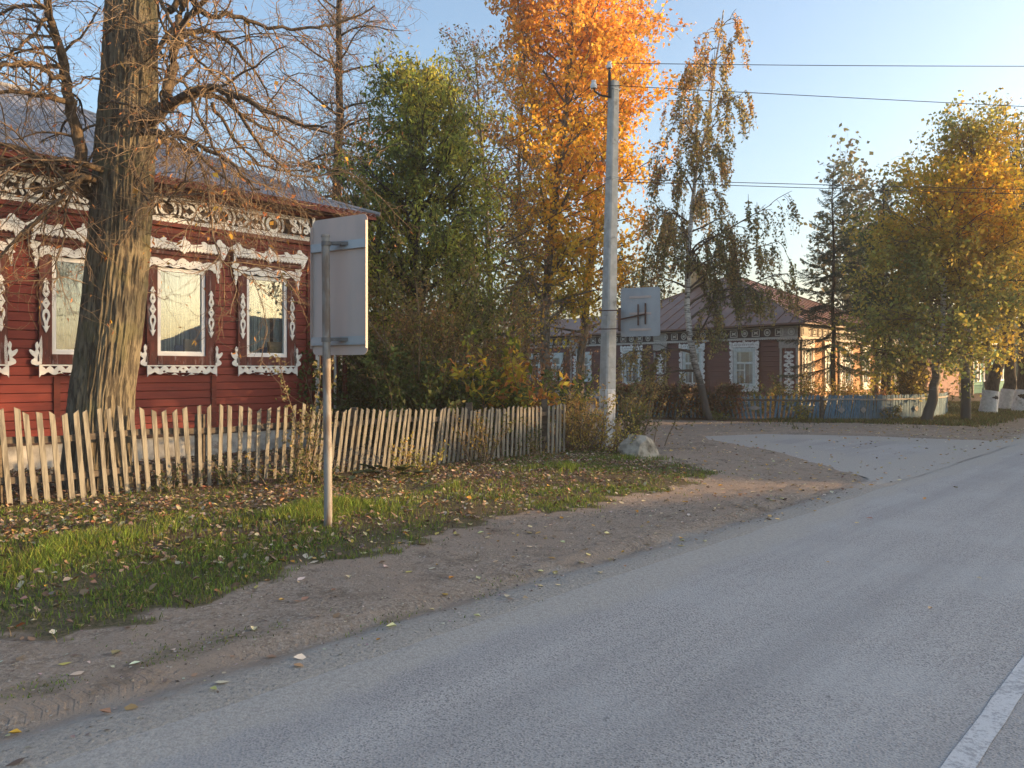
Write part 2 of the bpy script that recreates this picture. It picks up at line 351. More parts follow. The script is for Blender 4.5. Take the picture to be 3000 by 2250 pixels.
def asphalt(name, edge_attr=True):
    m, n, l, bs = nodes(name); v = coords(n, l)
    f1 = noise(n, l, v, 85, 3, .6); f2 = noise(n, l, v, 34, 3, .6); f3 = noise(n, l, v, .8, 4, .6)
    vo = n.new('ShaderNodeTexVoronoi'); vo.inputs['Scale'].default_value = 78; l.new(v, vo.inputs['Vector'])
    c = mixc(n, l, ramp(n, l, f1, .40, .60), (.31,.295,.28), (.43,.41,.39))
    c = mixc(n, l, mth(n, l, 'MULTIPLY', ramp(n, l, vo.outputs['Distance'], .46, .30), ramp(n, l, f2, .44, .50)), c, (.15,.15,.152))
    c = mixc(n, l, mth(n, l, 'MULTIPLY', ramp(n, l, f3, .42, .66), .5), c, (.40,.395,.385))
    vr = n.new('ShaderNodeVectorRotate'); vr.rotation_type = 'Z_AXIS'; vr.inputs['Angle'].default_value = -A; l.new(v, vr.inputs['Vector'])
    mp2 = n.new('ShaderNodeMapping'); mp2.inputs['Scale'].default_value = (.07, 1.3, 1); l.new(vr.outputs[0], mp2.inputs[0])
    st_ = noise(n, l, mp2.outputs[0], 1.2, 4, .6); c = mixc(n, l, mth(n, l, 'MULTIPLY', ramp(n, l, st_, .40, .62), .42), c, (.21,.205,.205))
    # dark stains and tar spots
    vo2 = n.new('ShaderNodeTexVoronoi'); vo2.inputs['Scale'].default_value = 1.7; l.new(v, vo2.inputs['Vector'])
    sp = mth(n, l, 'MULTIPLY', ramp(n, l, vo2.outputs['Distance'], .07, .02), ramp(n, l, noise(n, l, v, 16, 2), .45, .55))
    c = mixc(n, l, mth(n, l, 'MULTIPLY', sp, .7), c, (.06,.06,.065))
    a = n.new('ShaderNodeAttribute'); a.attribute_name = 'dust'
    fn = noise(n, l, v, 5, 7, .72)
    df = mth(n, l, 'ADD', a.outputs['Fac'], mth(n, l, 'MULTIPLY', mth(n, l, 'SUBTRACT', fn, .5), 1.1))
    dc = mixc(n, l, ramp(n, l, noise(n, l, v, 38, 5, .7), .35, .7), (.40,.375,.34), (.28,.265,.24))
    dm = mth(n, l, 'MULTIPLY', ramp(n, l, df, .12, .62), mth(n, l, 'MINIMUM', mth(n, l, 'MULTIPLY', a.outputs['Fac'], 4), 1))
    c = mixc(n, l, dm, c, dc)
    l.new(c, bs.inputs['Base Color']); bs.inputs['Roughness'].default_value = .78; bs.inputs['Specular IOR Level'].default_value = .4
    bump(n, l, bs, mth(n, l, 'ADD', f1, mth(n, l, 'MULTIPLY', vo.outputs['Distance'], -.8)), .5, .006)
    return m
MAT['asphalt'] = asphalt('asphalt')
tt = np.concatenate([np.arange(-14, 30, .12), np.geomspace(30.2, 225, 40)])
dd = np.concatenate([np.linspace(-2.7, 2.4, 18), np.linspace(2.5, 3.55, 14)])
Tm, Dm = np.meshgrid(tt, dd); Dm = Dm.copy()
edge = (vnoise(tt*1.6, 3.)-.5)*.16+(vnoise(tt*7, 9.)-.5)*.05
Dm[-1] += edge; Dm[-2] += edge*.5
xx, yy = cA*Tm-sA*Dm, sA*Tm+cA*Dm
du = sstep(3.0, 3.45, Dm+(fbm(xx*.9, yy*.9, 2)-.5)*.45)*.95+.10*sstep(2.3, 3.0, Dm)
du = np.maximum(du, .8*sstep(-2.1, -2.5, Dm))
zz = -.012*((Dm-.5)/3)**2+.006; zz[-1] -= .012
id2 = np.arange(Tm.size).reshape(Tm.shape)
F2 = np.stack([id2[:-1,:-1], id2[:-1,1:], id2[1:,1:], id2[1:,:-1]], -1).reshape(-1, 4)
tag(np_mesh('road', np.stack([xx, yy, zz], -1).reshape(-1, 3), F2, MAT['asphalt'], smooth=True, extra={'dust': du.ravel()}), kind='structure')
# side road apron, a sheet of its own inside its outline
gx, gy = np.meshgrid(np.arange(3.8, 13.4, .08), np.arange(9.4, 19.8, .08)); sd = poly_sd(gx, gy, SIDE)+(fbm(gx*1.5, gy*1.5, 6)-.5)*.5
t3, d3 = to_td(gx, gy); ok = (sd > 0) & (d3 > 3.42)
id3 = np.arange(gx.size).reshape(gx.shape)
cell = ok[:-1,:-1] & ok[:-1,1:] & ok[1:,1:] & ok[1:,:-1]
F3 = np.stack([id3[:-1,:-1], id3[:-1,1:], id3[1:,1:], id3[1:,:-1]], -1)[cell]
du3 = sstep(2.2, .15, np.minimum(sd, 9))*1.0+.10
used, inv = np.unique(F3, return_inverse=True)
tag(np_mesh('side_road', np.stack([gx, gy, np.full(gx.shape, -.008)+.006*sstep(0,.6,sd)], -1).reshape(-1, 3)[used], inv.reshape(-1, 4), MAT['asphalt'], smooth=True,
            extra={'dust': du3.ravel()[used]}), kind='structure')
# worn white centre line: thin paint 4 mm above the asphalt, with worn gaps in the paint material
m, n, l, bs = nodes('worn_road_paint'); v = coords(n, l)
f = noise(n, l, v, 55, 4, .7); f0 = noise(n, l, v, 6, 3)
c = mixc(n, l, ramp(n, l, mth(n, l, 'ADD', f, mth(n, l, 'MULTIPLY', f0, .6)), .76, .94), (.52,.52,.52), (.30,.30,.31)); l.new(c, bs.inputs['Base Color']); bs.inputs['Roughness'].default_value = .7
bump(n, l, bs, f, .4, .004)
lt = np.arange(-10, 100, .25)
e1 = .855+(vnoise(lt*9, 1.)-.5)*.008; e2 = .755+(vnoise(lt*9, 5.)-.5)*.008
V = [(cA*a-sA*b, sA*a+cA*b, .0102) for a, b in zip(lt, e1)]+[(cA*a-sA*b, sA*a+cA*b, .0102) for a, b in zip(lt, e2)]
k = len(lt); tag(np_mesh('road_marking', V, [(i+k, i+k+1, i+1, i) for i in range(k-1)], m), kind='structure')

# ------------------------------------------------------------ grass and fallen leaves
def blades(name, P, hgt, wid, cols, mat, label, cat='grass', lean=.5, group=None):
    N = len(P); az = rng.uniform(0, 2*np.pi, N); b = np.stack([np.cos(az), np.sin(az), np.zeros(N)], -1)
    az2 = rng.uniform(0, 2*np.pi, N); ln = rng.uniform(.1, 1, N)*lean
    ld = np.stack([np.cos(az2)*ln, np.sin(az2)*ln, np.ones(N)], -1)
    w_ = wid[:, None]; h_ = hgt[:, None]
    p1 = P-b*w_/2; p2 = P+b*w_/2
    mid_ = P+ld*h_*.55*[1,1,1]; m1 = mid_-b*w_*.4; m2 = mid_+b*w_*.4
    tip = P+ld*h_*[1.55,1.55,.93]; t1 = tip-b*w_*.06; t2 = tip+b*w_*.06
    V = np.stack([p1, p2, m2, m1, t2, t1], 1).reshape(-1, 3)
    o = np.arange(N)[:, None]*6
    F = np.concatenate([o+[0,1,2,3], o+[3,2,4,5]], 0)
    o_ = np_mesh(name, V, F, mat, colr=np.repeat(cols, 6, 0)); return tag(o_, label, cat, kind='stuff', group=group)
def scatter(nmax, x0, x1, y0, y1, dens):
    x = rng.uniform(x0, x1, nmax); y = rng.uniform(y0, y1, nmax); k = rng.uniform(0, 1, nmax) < dens(x, y)
    return x[k], y[k]
def vary(base, N, s=.25, hue=.12):
    c = np.array(base)[None, :]*(1+rng.normal(0, s, (N, 1)))*(1+rng.normal(0, hue, (N, 3))); return np.clip(c, .004, .95)
def gdens(x, y):
    t, d = to_td(x, y); g = grassmask(x, y)
    tuft = sstep(.38, .62, fbm(x*2.2, y*2.2, 8)); strip = .6*np.exp(-((d-4.3)/.6)**2)+np.exp(-((d-7.1)/1.0)**2)+.85*np.exp(-((d-8.9)/.9)**2)+.8*np.exp(-((d-5.75)/.5)**2)
    yard = d > 10.3
    patch = sstep(.36, .56, fbm(x*.55+4, y*.55, 12))
    return g*np.clip((.22+.78*tuft)*np.clip(strip, .1, 1)*(.3+.7*patch)*np.where(yard, .25, 1)*np.clip(7.5/np.maximum(y, 3.5), .2, 1.6), 0, 1)
x, y = scatter(640000, -9.5, 3.6, 3.2, 15.5, gdens); vis = (np.abs(x) < y*.75+.5); x, y = x[vis], y[vis]
t, d = to_td(x, y); N = len(x)
tall = np.exp(-((d-7.3)/.7)**2)*sstep(.42, .6, fbm(x*1.3, y*1.3, 8))
hg = rng.uniform(.02, .058, N)*(1+1.7*tall)*(1+.3*sstep(9, 10, d))*np.where(d < 5.0, .45, 1)
c = vary((.13,.18,.04), N); yel = rng.uniform(0, 1, N) < .10; c[yel] = vary((.26,.21,.09), yel.sum())
br = rng.uniform(0, 1, N) < .25+.4*tall; c[br] = vary((.20,.27,.045), br.sum())
blades('grass', np.stack([x, y, gh(x, y)-.004], -1), hg, rng.uniform(.003, .0065, N)*(1+y*.06), c, MAT['grassblade'], 'green grass tufts on the verge between picket fence and dirt track')
x, y = scatter(300000, 2.5, 32, 19.5, 40, lambda x, y: grassmask(x, y)*(y > 18)); vis = (np.abs(x) < y*.75+.5) & (y < 36); x, y = x[vis], y[vis]
t, d = to_td(x, y); k = d < 10.5; x, y = x[k], y[k]; N = len(x)
c = vary((.10,.115,.035), N); q = rng.uniform(0, 1, N) < .3; c[q] = vary((.20,.15,.07), q.sum())
blades('grass', np.stack([x, y, gh(x, y)-.004], -1), rng.uniform(.05, .12, N), rng.uniform(.015, .03, N), c, MAT['grassblade'], 'short rough grass strip in front of the blue fence')

def leaves_flat(name, x, y, z, size, cols, label, tilt=.5, mat=None, curl=.25):
    N = len(x); a = rng.uniform(0, 2*np.pi, N)
    u = np.stack([np.cos(a), np.sin(a), rng.normal(0, tilt*.6, N)], -1); v = np.stack([-np.sin(a), np.cos(a), rng.normal(0, tilt*.6, N)], -1)
    P = np.stack([x, y, z], -1); s = size[:, None]; up = np.array([0, 0, 1.])
    cu = rng.uniform(-.2, 1, (N, 1))*curl
    pts = [P-u*s*.5, P-u*s*.15+v*s*.36+up*s*cu, P+u*s*.2+v*s*.27+up*s*cu*.9, P+u*s*.58+up*s*cu*.6, P+u*s*.2-v*s*.27+up*s*cu*.8, P-u*s*.15-v*s*.36+up*s*cu]
    c0 = P-u*s*.15; c1 = P+u*s*.2
    V = np.stack(pts+[c0, c1], 1).reshape(-1, 3)
    o = np.arange(N)[:, None]*8
    F = np.concatenate([o+[0,6,1,1], o+[6,7,2,1], o+[7,3,2,2], o+[7,4,3,3], o+[6,5,4,7], o+[0,5,6,6]], 0)
    F = np.concatenate([np.concatenate([o+[0,6,1], o+[7,3,2], o+[7,4,3], o+[0,5,6]], 0),
                        np.concatenate([o+[6,7,2], o+[6,2,1], o+[6,5,4], o+[6,4,7]], 0)], 0)
    return tag(np_mesh(name, V, F, mat or MAT['litter'], colr=np.repeat(cols, 8, 0)), label, 'fallen leaves', kind='stuff')
PAL = [((.25,.17,.115), .36), ((.15,.10,.07), .22), ((.36,.27,.18), .20), ((.47,.40,.29), .13), ((.46,.29,.06), .03), ((.26,.11,.06), .06)]
def palette(N, pal=PAL):
    r = rng.uniform(0, 1, N); c = np.zeros((N, 3)); a = 0
    for b, p in pal:
        k = (r >= a) & (r < a+p+1e-3); c[k] = vary(b, k.sum(), .22, .08); a += p
    c[c.sum(1) == 0] = pal[0][0]; return c
def ldens(x, y):
    t, d = to_td(x, y); g = grassmask(x, y); f = fbm(x*.7, y*.7, 9)
    b = np.exp(-((d-8.7)/1.15)**2)*.52+.26*np.exp(-((d-6.6)/1.1)**2)+.5*(d > 10)*(d < 13.4)
    return np.clip(g*b*sstep(.25, .5, f+.12), 0, 1)
x, y = scatter(85000, -9.5, 3.2, 4, 15.5, ldens); vis = np.abs(x) < y*.75+.5; x, y = x[vis], y[vis]; N = len(x)
leaves_flat('leaf_litter', x, y, gh(x, y)+rng.uniform(.004, .035, N), rng.uniform(.03, .066, N), palette(N), 'carpet of brown dry leaves on the verge below the picket fence', .55, curl=.35)
PAL2 = [((.66,.55,.30), .30), ((.62,.44,.16), .12), ((.60,.32,.05), .12), ((.34,.22,.13), .22), ((.66,.60,.44), .12), ((.20,.14,.10), .12)]
def sdens(x, y):
    t, d = to_td(x, y); return np.where(d > 3.55, .11*np.exp(-(d-3.55)/3.5)+.05, np.where(d > -2.5, .003, 0))*(sidemask(x, y)*-.75+1)*np.clip(y/6, .5, 2.2)
x, y = scatter(42000, -8, 14, 2.4, 22.5, sdens); vis = np.abs(x) < y*.72+.3; x, y = x[vis], y[vis]; N = len(x); t, d = to_td(x, y)
z = np.maximum(gh(x, y), np.where(d < 3.5, .006, -9)); z = np.where(sidemask(x, y) > .3, np.maximum(z, .0), z)
leaves_flat('scattered_leaves', x, y, z+.008, rng.uniform(.03, .072, N), palette(N, PAL2), 'pale and yellow leaves scattered over the dirt track and the asphalt', .22, curl=.3)
x, y = scatter(90000, -8, 4.5, 2.8, 16, lambda x, y: (to_td(x, y)[1] > 3.6)*(1-grassmask(x, y)*.5)*(.12+.6*sstep(.45, .7, fbm(x*1.1, y*1.1, 5)))); N = len(x)
leaves_flat('leaf_crumbs', x, y, gh(x, y)+.004, rng.uniform(.010, .026, N), palette(N, [((.32,.27,.22), .45), ((.12,.09,.07), .3), ((.46,.42,.36), .25)]), 'grey crumbs and small stones strewn over the bare dirt track', .35)
# ------------------------------------------------------------ carved lace boards: flat outlines with real holes, cut from a plank
def smooth(pts, n=3, closed=True):
    out = []; N = len(pts)
    for i in range(N):
        p0, p1, p2, p3 = pts[(i-1) % N], pts[i], pts[(i+1) % N], pts[(i+2) % N]
        for j in range(n):
            q = j/n; out.append(tuple(.5*((2*b)+(c-a)*q+(2*a-5*b+4*c-d)*q*q+(-a+3*b-3*c+d)*q**3) for a, b, c, d in zip(p0, p1, p2, p3)))
    return out
def circle(cx, cz, r, n=14, sx=1): return [(cx+sx*r*math.cos(2*math.pi*i/n), cz+r*math.sin(2*math.pi*i/n)) for i in range(n)]
def rect(x0, x1, z0, z1): return [(x0,z0),(x1,z0),(x1,z1),(x0,z1)]
def lace_mesh(name, groups, thick=.022):
    """groups: list of [outline, hole, hole...] in x,z; each group sits a hair further out so faces never coincide"""
    V = []; Fs = []
    for gi, g_ in enumerate(groups):
        cu = bpy.data.curves.new('tmp', 'CURVE'); cu.dimensions = '2D'; cu.fill_mode = 'BOTH'; cu.extrude = thick/2
        for sp in g_:
            s_ = cu.splines.new('POLY'); s_.points.add(len(sp)-1); s_.use_cyclic_u = True
            for i, p in enumerate(sp): s_.points[i].co = (p[0], p[1], 0, 1)
        ob = bpy.data.objects.new('tmp', cu); me = bpy.data.meshes.new_from_object(ob)
        o = len(V); V += [(v.co.x, -v.co.z-thick/2-gi*.0011, v.co.y) for v in me.vertices]; Fs += [tuple(i+o for i in p.vertices) for p in me.polygons]
        bpy.data.objects.remove(ob); bpy.data.curves.remove(cu); bpy.data.meshes.remove(me)
    me = bpy.data.meshes.new(name); me.from_pydata(V, [], Fs); me.update(); return me
def wave_top(x0, x1, base, amp, lobes, low, teeth):
    """board with a crested upper edge and a toothed lower edge"""
    P = []; n = lobes*8
    for i in range(n+1):
        q = i/n; x = x0+(x1-x0)*q; ph = q*lobes
        P.append((x, base+amp*(abs(math.sin(math.pi*ph))**.7)*(.55+.45*abs(math.cos(math.pi*(q-.5)*2)))+amp*.7*math.exp(-((q-.5)/.05)**2)))
    for i in range(teeth*2+1):
        q = i/(teeth*2); x = x1+(x0-x1)*q; P.append((x, low+(.028 if i % 2 == 0 else 0)-.02*math.exp(-((q-.5)/.04)**2)*1.6))
    return P

# ------------------------------------------------------------ LEFT HOUSE
WX = [1.86, 3.905, 5.515, 7.145]            # window centres along the facade (first one is just out of the picture's edge)
WX = [2.285, 3.905, 5.515, 7.145]
house = empty('wooden_house', TD(0, 13.5), A)
tag(house, 'dark red wooden house with white carved window trims and grey corrugated roof', 'house')
ZW0, ZW1 = .55, 4.85
def siding(mb, x0, x1, z0, z1, bh, y=0, depth=.016):
    k = int(math.ceil((z1-z0)/bh))
    for i in range(k):
        a = z0+i*bh; b = min(a+bh-.007, z1)
        mb.hexa([(x0,y,a),(x1,y,a),(x1,y+.05,a),(x0,y+.05,a)], [(x0,y+depth*.4,b-.006),(x1,y+depth*.4,b-.006),(x1,y+.05,b),(x0,y+.05,b)])
mb = MB(); bh = .14
WZ0, WZ1 = 1.86, 3.40; HW = .425
segs = []; xs = [-4.4]
for c_ in [.665]+WX: segs.append((xs[-1], c_-HW-.1)); xs.append(c_+HW+.1)
segs.append((xs[-1], 8.72))
siding(mb, -4.4, 8.72, ZW0, 1.67, bh)
for a, b in segs: siding(mb, a, b, 1.67, 3.61, bh)
siding(mb, -4.4, 8.72, 3.63, 4.16, bh)
mb.box(-4.4, 8.72, .052, .12, ZW0, 1.66)   # backing so that nothing shows through
for a, b in segs: mb.box(a, b, .052, .12, 1.66, 3.62)
mb.box(-4.4, 8.72, .052, .12, 3.62, 4.9)
mb.build('wall', MAT['siding1'], house)
mb = MB(); siding(mb, 0, 9.4, ZW0, 4.8, bh)
sw = mb.build('wall', MAT['siding1'], house, (8.72, .002, 0), R(90))
mb = MB().box(-4.4, 8.6, 9.3, 9.45, .5, 4.8).box(-4.5, -4.4, .01, 9.4, .5, 4.8); mb.build('wall', MAT['siding1'], house)
MB().box(-4.4, 8.75, -.06, .3, -.1, .44).box(8.45, 8.78, .3, 9.4, -.1, .44).build('foundation', MAT['brickwhite'], house)
MB().box(-4.42, 8.74, -.085, .04, .44, .555).build('base_board', MAT['brown'], house)
mb = MB()
for x_ in (3.56, 6.1, 1.0): mb.box(x_-.045, x_+.045, -.028, .004, .56, 1.5)
mb.box(-4.4, 8.15, -.024, .004, 3.94, 4.0).box(-4.4, 8.15, -.05, .004, 4.0, 4.05).box(-4.4, 8.15, -.075, .004, 4.12, 4.19)
mb.box(8.02, 8.12, -.03, .004, .56, 4.1).build('wall_batten', MAT['red'], house)
# frieze board, cornice and soffit
MB().box(-4.4, 8.72, -.05, .05, 4.19, 4.66).build('frieze_board', MAT['brown'], house)
mb = MB(); mb.box(-4.6, 8.95, -.2, .05, 4.66, 4.72).box(-4.7, 9.15, -.34, .05, 4.72, 4.76)
mb.box(-4.8, 9.30, -.5, .05, 4.765, 4.79).box(-4.8, 9.34, -.53, -.5, 4.74, 4.87).box(9.30, 9.34, -.5, 9.5, 4.74, 4.87).box(8.72, 9.30, .05, 9.6, 4.765, 4.79)
mb.build('cornice', MAT['red'], house)
gr = []
x_ = 8.02
gr.append([rect(-4.2, 8.04, 4.575, 4.615)]); gr.append([rect(-4.2, 8.04, 4.625, 4.645)])
den = [( -4.2, 4.27), (8.04, 4.27)]
k = int(12.24/.075)
low = [(8.04-i*.075/2*1.0, 4.175 if i % 2 else 4.205) for i in range(k*2+1)]
gr.append([[(-4.2, 4.255), (8.04, 4.255)]+low]); gr.append([rect(-4.2, 8.04, 4.262, 4.28)])
ring_x = [7.25-1.0*i for i in range(12)]
for rx in ring_x:
    gr.append([circle(rx, 4.425, .155, 24), circle(rx, 4.425, .098, 20)])
    for s_ in (-1, 1):
        arc = [(rx+s_*r_*math.cos(a), 4.425+r_*math.sin(a)*.98) for r_, aa in ((.235, range(-38, 39, 8)), (.195, range(38, -39, -8))) for a in [R(q) for q in aa]]
        gr.append([arc])
        cx = rx+s_*.5
    cx = rx-.5
    for sx in (-1, 1):
        for sz in (-1, 1):
            gr.append([circle(cx+sx*.185, 4.425+sz*.082, .052, 12), circle(cx+sx*.185, 4.425+sz*.082, .02, 8)])
            gr.append([smooth([(cx+sx*.15, 4.425+sz*.12), (cx+sx*.07, 4.425+sz*.10), (cx+sx*.005, 4.425+sz*.02), (cx+sx*.03, 4.425-sz*.0), (cx+sx*.1, 4.425+sz*.05)])])
    for sz in (-1, 1): gr.append([smooth([(cx-.03, 4.425+sz*.13), (cx, 4.425+sz*.05), (cx+.03, 4.425+sz*.13)]), ])
for cx in (7.60, 7.86):
    for sz in (-1, 1): gr.append([circle(cx, 4.425+sz*.085, .055, 12), circle(cx, 4.425+sz*.085, .022, 8)])
    gr.append([smooth([(cx-.09, 4.56), (cx-.02, 4.50), (cx+.08, 4.44), (cx+.10, 4.33), (cx+.06, 4.36), (cx-.0, 4.42), (cx-.08, 4.46)])])
gr.append([smooth([(7.70, 4.56), (7.73, 4.43), (7.70, 4.30), (7.76, 4.30), (7.74, 4.43), (7.76, 4.56)])])
link('frieze_lace', lace_mesh('frieze_lace', gr+[[rect(8.0, 8.06, 4.2, 4.64)]], .018), MAT['white'], house, (0, -.052, 0))
# corner pilaster
mb = MB().box(8.15, 8.72, -.045, .004, .56, 4.12); mb.box(8.10, 8.76, -.09, .01, 4.02, 4.16).box(8.10, 8.76, -.075, .01, .5, .66)
mb.build('pilaster', MAT['red'], house)
MB().box(8.19, 8.27, -.062, -.044, .72, 3.95).box(8.62, 8.67, -.062, -.044, .72, 3.95).box(8.27, 8.62, -.062, -.044, 3.87, 3.95).build('pilaster_trim', MAT['white'], house)
mb = MB().tube([(8.84,-.12,.25),(8.84,-.12,4.35),(8.95,-.42,4.68)], .05, 12)
for z_ in (1.1, 2.1, 3.1): mb.tube([(8.84,-.12,z_),(8.84,-.12,z_+.06)], .06, 12)
dp = mb.build('downpipe', MAT['red'], house)

def left_window(curtained):
    wn = MB()
    # casing boards
    wn.box(-.60, -HW, -.055, .05, 1.69, 3.42); wn.box(HW, .60, -.055, .05, 1.69, 3.42); wn.box(-.60, .60, -.052, .05, 3.42, 3.62)
    wn.box(-HW+.002, HW-.002, -.07, .05, 1.70, 1.855)
    wn.box(-.66, .66, -.10, .02, 3.62, 3.68)
    o = wn.build('window', MAT['redbrown'])
    f = MB().box(-HW+.002, HW-.002, -.02, .06, 1.857, 1.92).box(-HW+.002, HW-.002, -.02, .06, 3.335, 3.398).box(-HW+.002, -HW+.065, -.02, .06, 1.92, 3.335).box(HW-.065, HW-.002, -.02, .06, 1.92, 3.335)
    f.box(-HW+.07, HW-.07, -.012, .02, 1.92, 1.935).build('frame', MAT['pvc'], o)
    MB().box(-HW+.065, HW-.065, .016, .022, 1.925, 3.33).build('pane', MAT['glass3' if curtained else 'glass'], o)
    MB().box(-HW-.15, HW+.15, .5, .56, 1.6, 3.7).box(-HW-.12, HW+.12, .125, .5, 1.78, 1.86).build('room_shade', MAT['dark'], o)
    # curtain with folds
    V = []; n_ = 60
    for i in range(n_+1):
        x_ = -.42+.84*i/n_; yy_ = .20+.022*math.sin(i*1.15)+.01*math.sin(i*2.9)
        V += [(x_, yy_, 1.9), (x_, yy_, 3.4)]
    me = bpy.data.meshes.new('curtain'); fs = [(2*i, 2*i+2, 2*i+3, 2*i+1) for i in range(n_) if not (curtained and 42 <= i <= 46)]
    me.from_pydata(V, [], fs); link('curtain', me, MAT['curtain'] if curtained else MAT['curtain2'], o)
    MB().box(.10, .36, .09, .17, 1.9, 2.16).build('cardboard_box', M('card%d' % curtained, (.28,.19,.11), None, 3, bst=0), o)
    MB().box(-.06, .07, .10, .15, 1.9, 2.05).build('blue_book', M('bluecloth%d' % curtained, (.03,.05,.13), None, 3, bst=0), o)
    # apron
    top = [(-.61, 1.69), (.61, 1.69)]
    bot = []
    n_ = 48
    for i in range(n_+1):
        q = i/n_; x_ = .61-1.22*q; ph = abs(q-.5)*2
        z_ = 1.58-.05*abs(math.sin(ph*math.pi*3.5+.6))-.035*math.exp(-((ph-0)/.28)**2)+(-.05 if ph > .96 else 0)
        bot.append((x_, z_))
    holes = [circle(0, 1.63, .022, 4)]
    for s_ in (-1, 1):
        for cx in (.10, .245, .405, .52):
            holes.append([(s_*(cx-.05), 1.668), (s_*(cx+.05), 1.668), (s_*(cx+.02), 1.640), (s_*(cx-.0), 1.615), (s_*(cx-.02), 1.640)])
        for cx in (.06, .33): holes.append(circle(s_*cx, 1.575, .023, 8))
    groups = [[top+bot]+holes]
    link('carved_apron', lace_mesh('apron', groups, .028), MAT['white'], o, (0, -.072, 0))
    # lower brackets
    for s_ in (-1, 1):
        P = [(.565,1.70),(.70,1.70),(.705,1.76),(.66,1.80),(.70,1.84),(.735,1.90),(.72,1.93),(.665,1.895),(.645,1.93),(.655,2.0),(.625,2.05),(.61,2.0),(.595,2.06),(.578,2.12),(.565,2.12)]
        H_ = [(.60,1.74),(.625,1.74),(.622,1.82),(.60,1.88),(.615,1.93),(.60,1.98),(.59,1.92),(.605,1.84)]
        link('carved_bracket', lace_mesh('br', [[[(s_*a, b) for a, b in smooth(P, 2)], [(s_*a, b) for a, b in H_]]], .02), MAT['white'], o, (0, -.035, 0))
        # chain of arrow, drop, diamond
        cx = s_*.512
        chain = [[smooth([(0,3.05),(.03,2.99),(.05,2.955),(.022,2.965),(.03,2.90),(.05,2.83),(.035,2.78),(.012,2.75),(-.012,2.75),(-.035,2.78),(-.05,2.83),(-.03,2.90),(-.022,2.965),(-.05,2.955),(-.03,2.99)], 2), [(0,2.90),(.017,2.82),(-.017,2.82)]],
                 [[(0,2.765),(.055,2.65),(0,2.545),(-.055,2.65)], circle(0, 2.655, .014, 6)],
                 [smooth([(0,2.19),(.03,2.26),(.05,2.305),(.022,2.29),(.028,2.36),(.052,2.44),(.045,2.52),(.018,2.56),(-.018,2.56),(-.045,2.52),(-.052,2.44),(-.028,2.36),(-.022,2.29),(-.05,2.305),(-.03,2.26)], 2), [(0,2.37),(.024,2.46),(.016,2.50),(-.016,2.50),(-.024,2.46)]]]
        link('carved_chain', lace_mesh('ch', [[[(cx+a, b) for a, b in sp] for sp in g_] for g_ in chain], .02), MAT['white'], o, (0, -.056, 0))
        P = [(.585,3.60),(.73,3.62),(.70,3.575),(.735,3.54),(.695,3.48),(.675,3.44),(.70,3.41),(.66,3.37),(.675,3.31),(.655,3.27),(.66,3.20),(.64,3.20),(.625,3.28),(.61,3.34),(.615,3.42),(.63,3.50),(.60,3.55)]
        link('carved_drop', lace_mesh('dr', [[[(s_*a, b) for a, b in smooth(P, 2)], circle(s_*.645, 3.36, .012, 6), circle(s_*.66, 3.46, .012, 6)]], .02), MAT['white'], o, (0, -.045, 0))
    # lower crest over the glass
    P = []; n_ = 60
    for i in range(n_+1):
        q = i/n_; x_ = -.60+1.2*q; ph = abs(q-.5)*2
        P.append((x_, 3.51+.045*abs(math.sin(ph*math.pi*2.5+1.57))**.6+.03*math.exp(-(ph/.10)**2)))
    for i in range(n_+1):
        q = i/n_; x_ = .60-1.2*q; ph = abs(q-.5)*2
        P.append((x_, 3.435-.035*abs(math.sin(ph*math.pi*2.5))**.8-.03*(ph > .93)))
    holes = [circle(-.52+.08*i, 3.465+.012*((i % 2)*2-1), .011, 6) for i in range(14)]
    link('carved_crest', lace_mesh('crest', [[P]+holes], .022), MAT['white'], o, (0, -.058, 0))
    # upper cornice lace
    P = [(-.72, 3.80), (-.74,3.90),(-.69,3.93),(-.66,3.98),(-.60,3.97),(-.57,3.90),(-.50,3.875),(-.42,3.87),(-.36,3.91),(-.30,3.89),(-.32,3.86),(-.22,3.84),(-.12,3.83),(-.09,3.875),(-.03,3.90),(-.015,3.96),(.015,3.96),(.03,3.90),(.09,3.875),(.12,3.83),(.22,3.84),(.32,3.86),(.30,3.89),(.36,3.91),(.42,3.87),(.50,3.875),(.57,3.90),(.60,3.97),(.66,3.98),(.69,3.93),(.74,3.90),(.72,3.80)]
    up = smooth(P, 2)[:-2]; k_ = 23
    low = []
    for i in range(k_*2+1):
        q = i/(k_*2); x_ = .72-1.44*q; z_ = 3.70+(.03 if i % 2 == 0 else 0)-.055*math.exp(-((q-.5)/.035)**2)
        if q < .025 or q > .975: z_ = 3.62
        low.append((x_, z_))
    holes = [circle(-.63+.06*i, 3.775, .009, 6) for i in range(22)]
    holes += [smooth([(s_*a, b) for a, b in ((.16,3.80),(.25,3.815),(.34,3.84),(.30,3.81),(.22,3.795))], 2) for s_ in (-1, 1)]
    link('carved_cornice', lace_mesh('cornice', [[up+low]+holes], .024), MAT['white'], o, (0, -.12, 0))
    MB().box(-.72, .72, -.115, .02, 3.69, 3.72).build('cornice_shelf', MAT['redbrown'], o)
    return o
w0 = left_window(False); w0.parent = house; w0.location = (WX[0], -.002, 0)
for x_ in (.665, WX[1], WX[2]):
    c = copy_tree(w0, house); c.location = (x_, -.002, 0)
w1 = left_window(True); w1.parent = house; w1.location = (WX[3], -.002, 0)
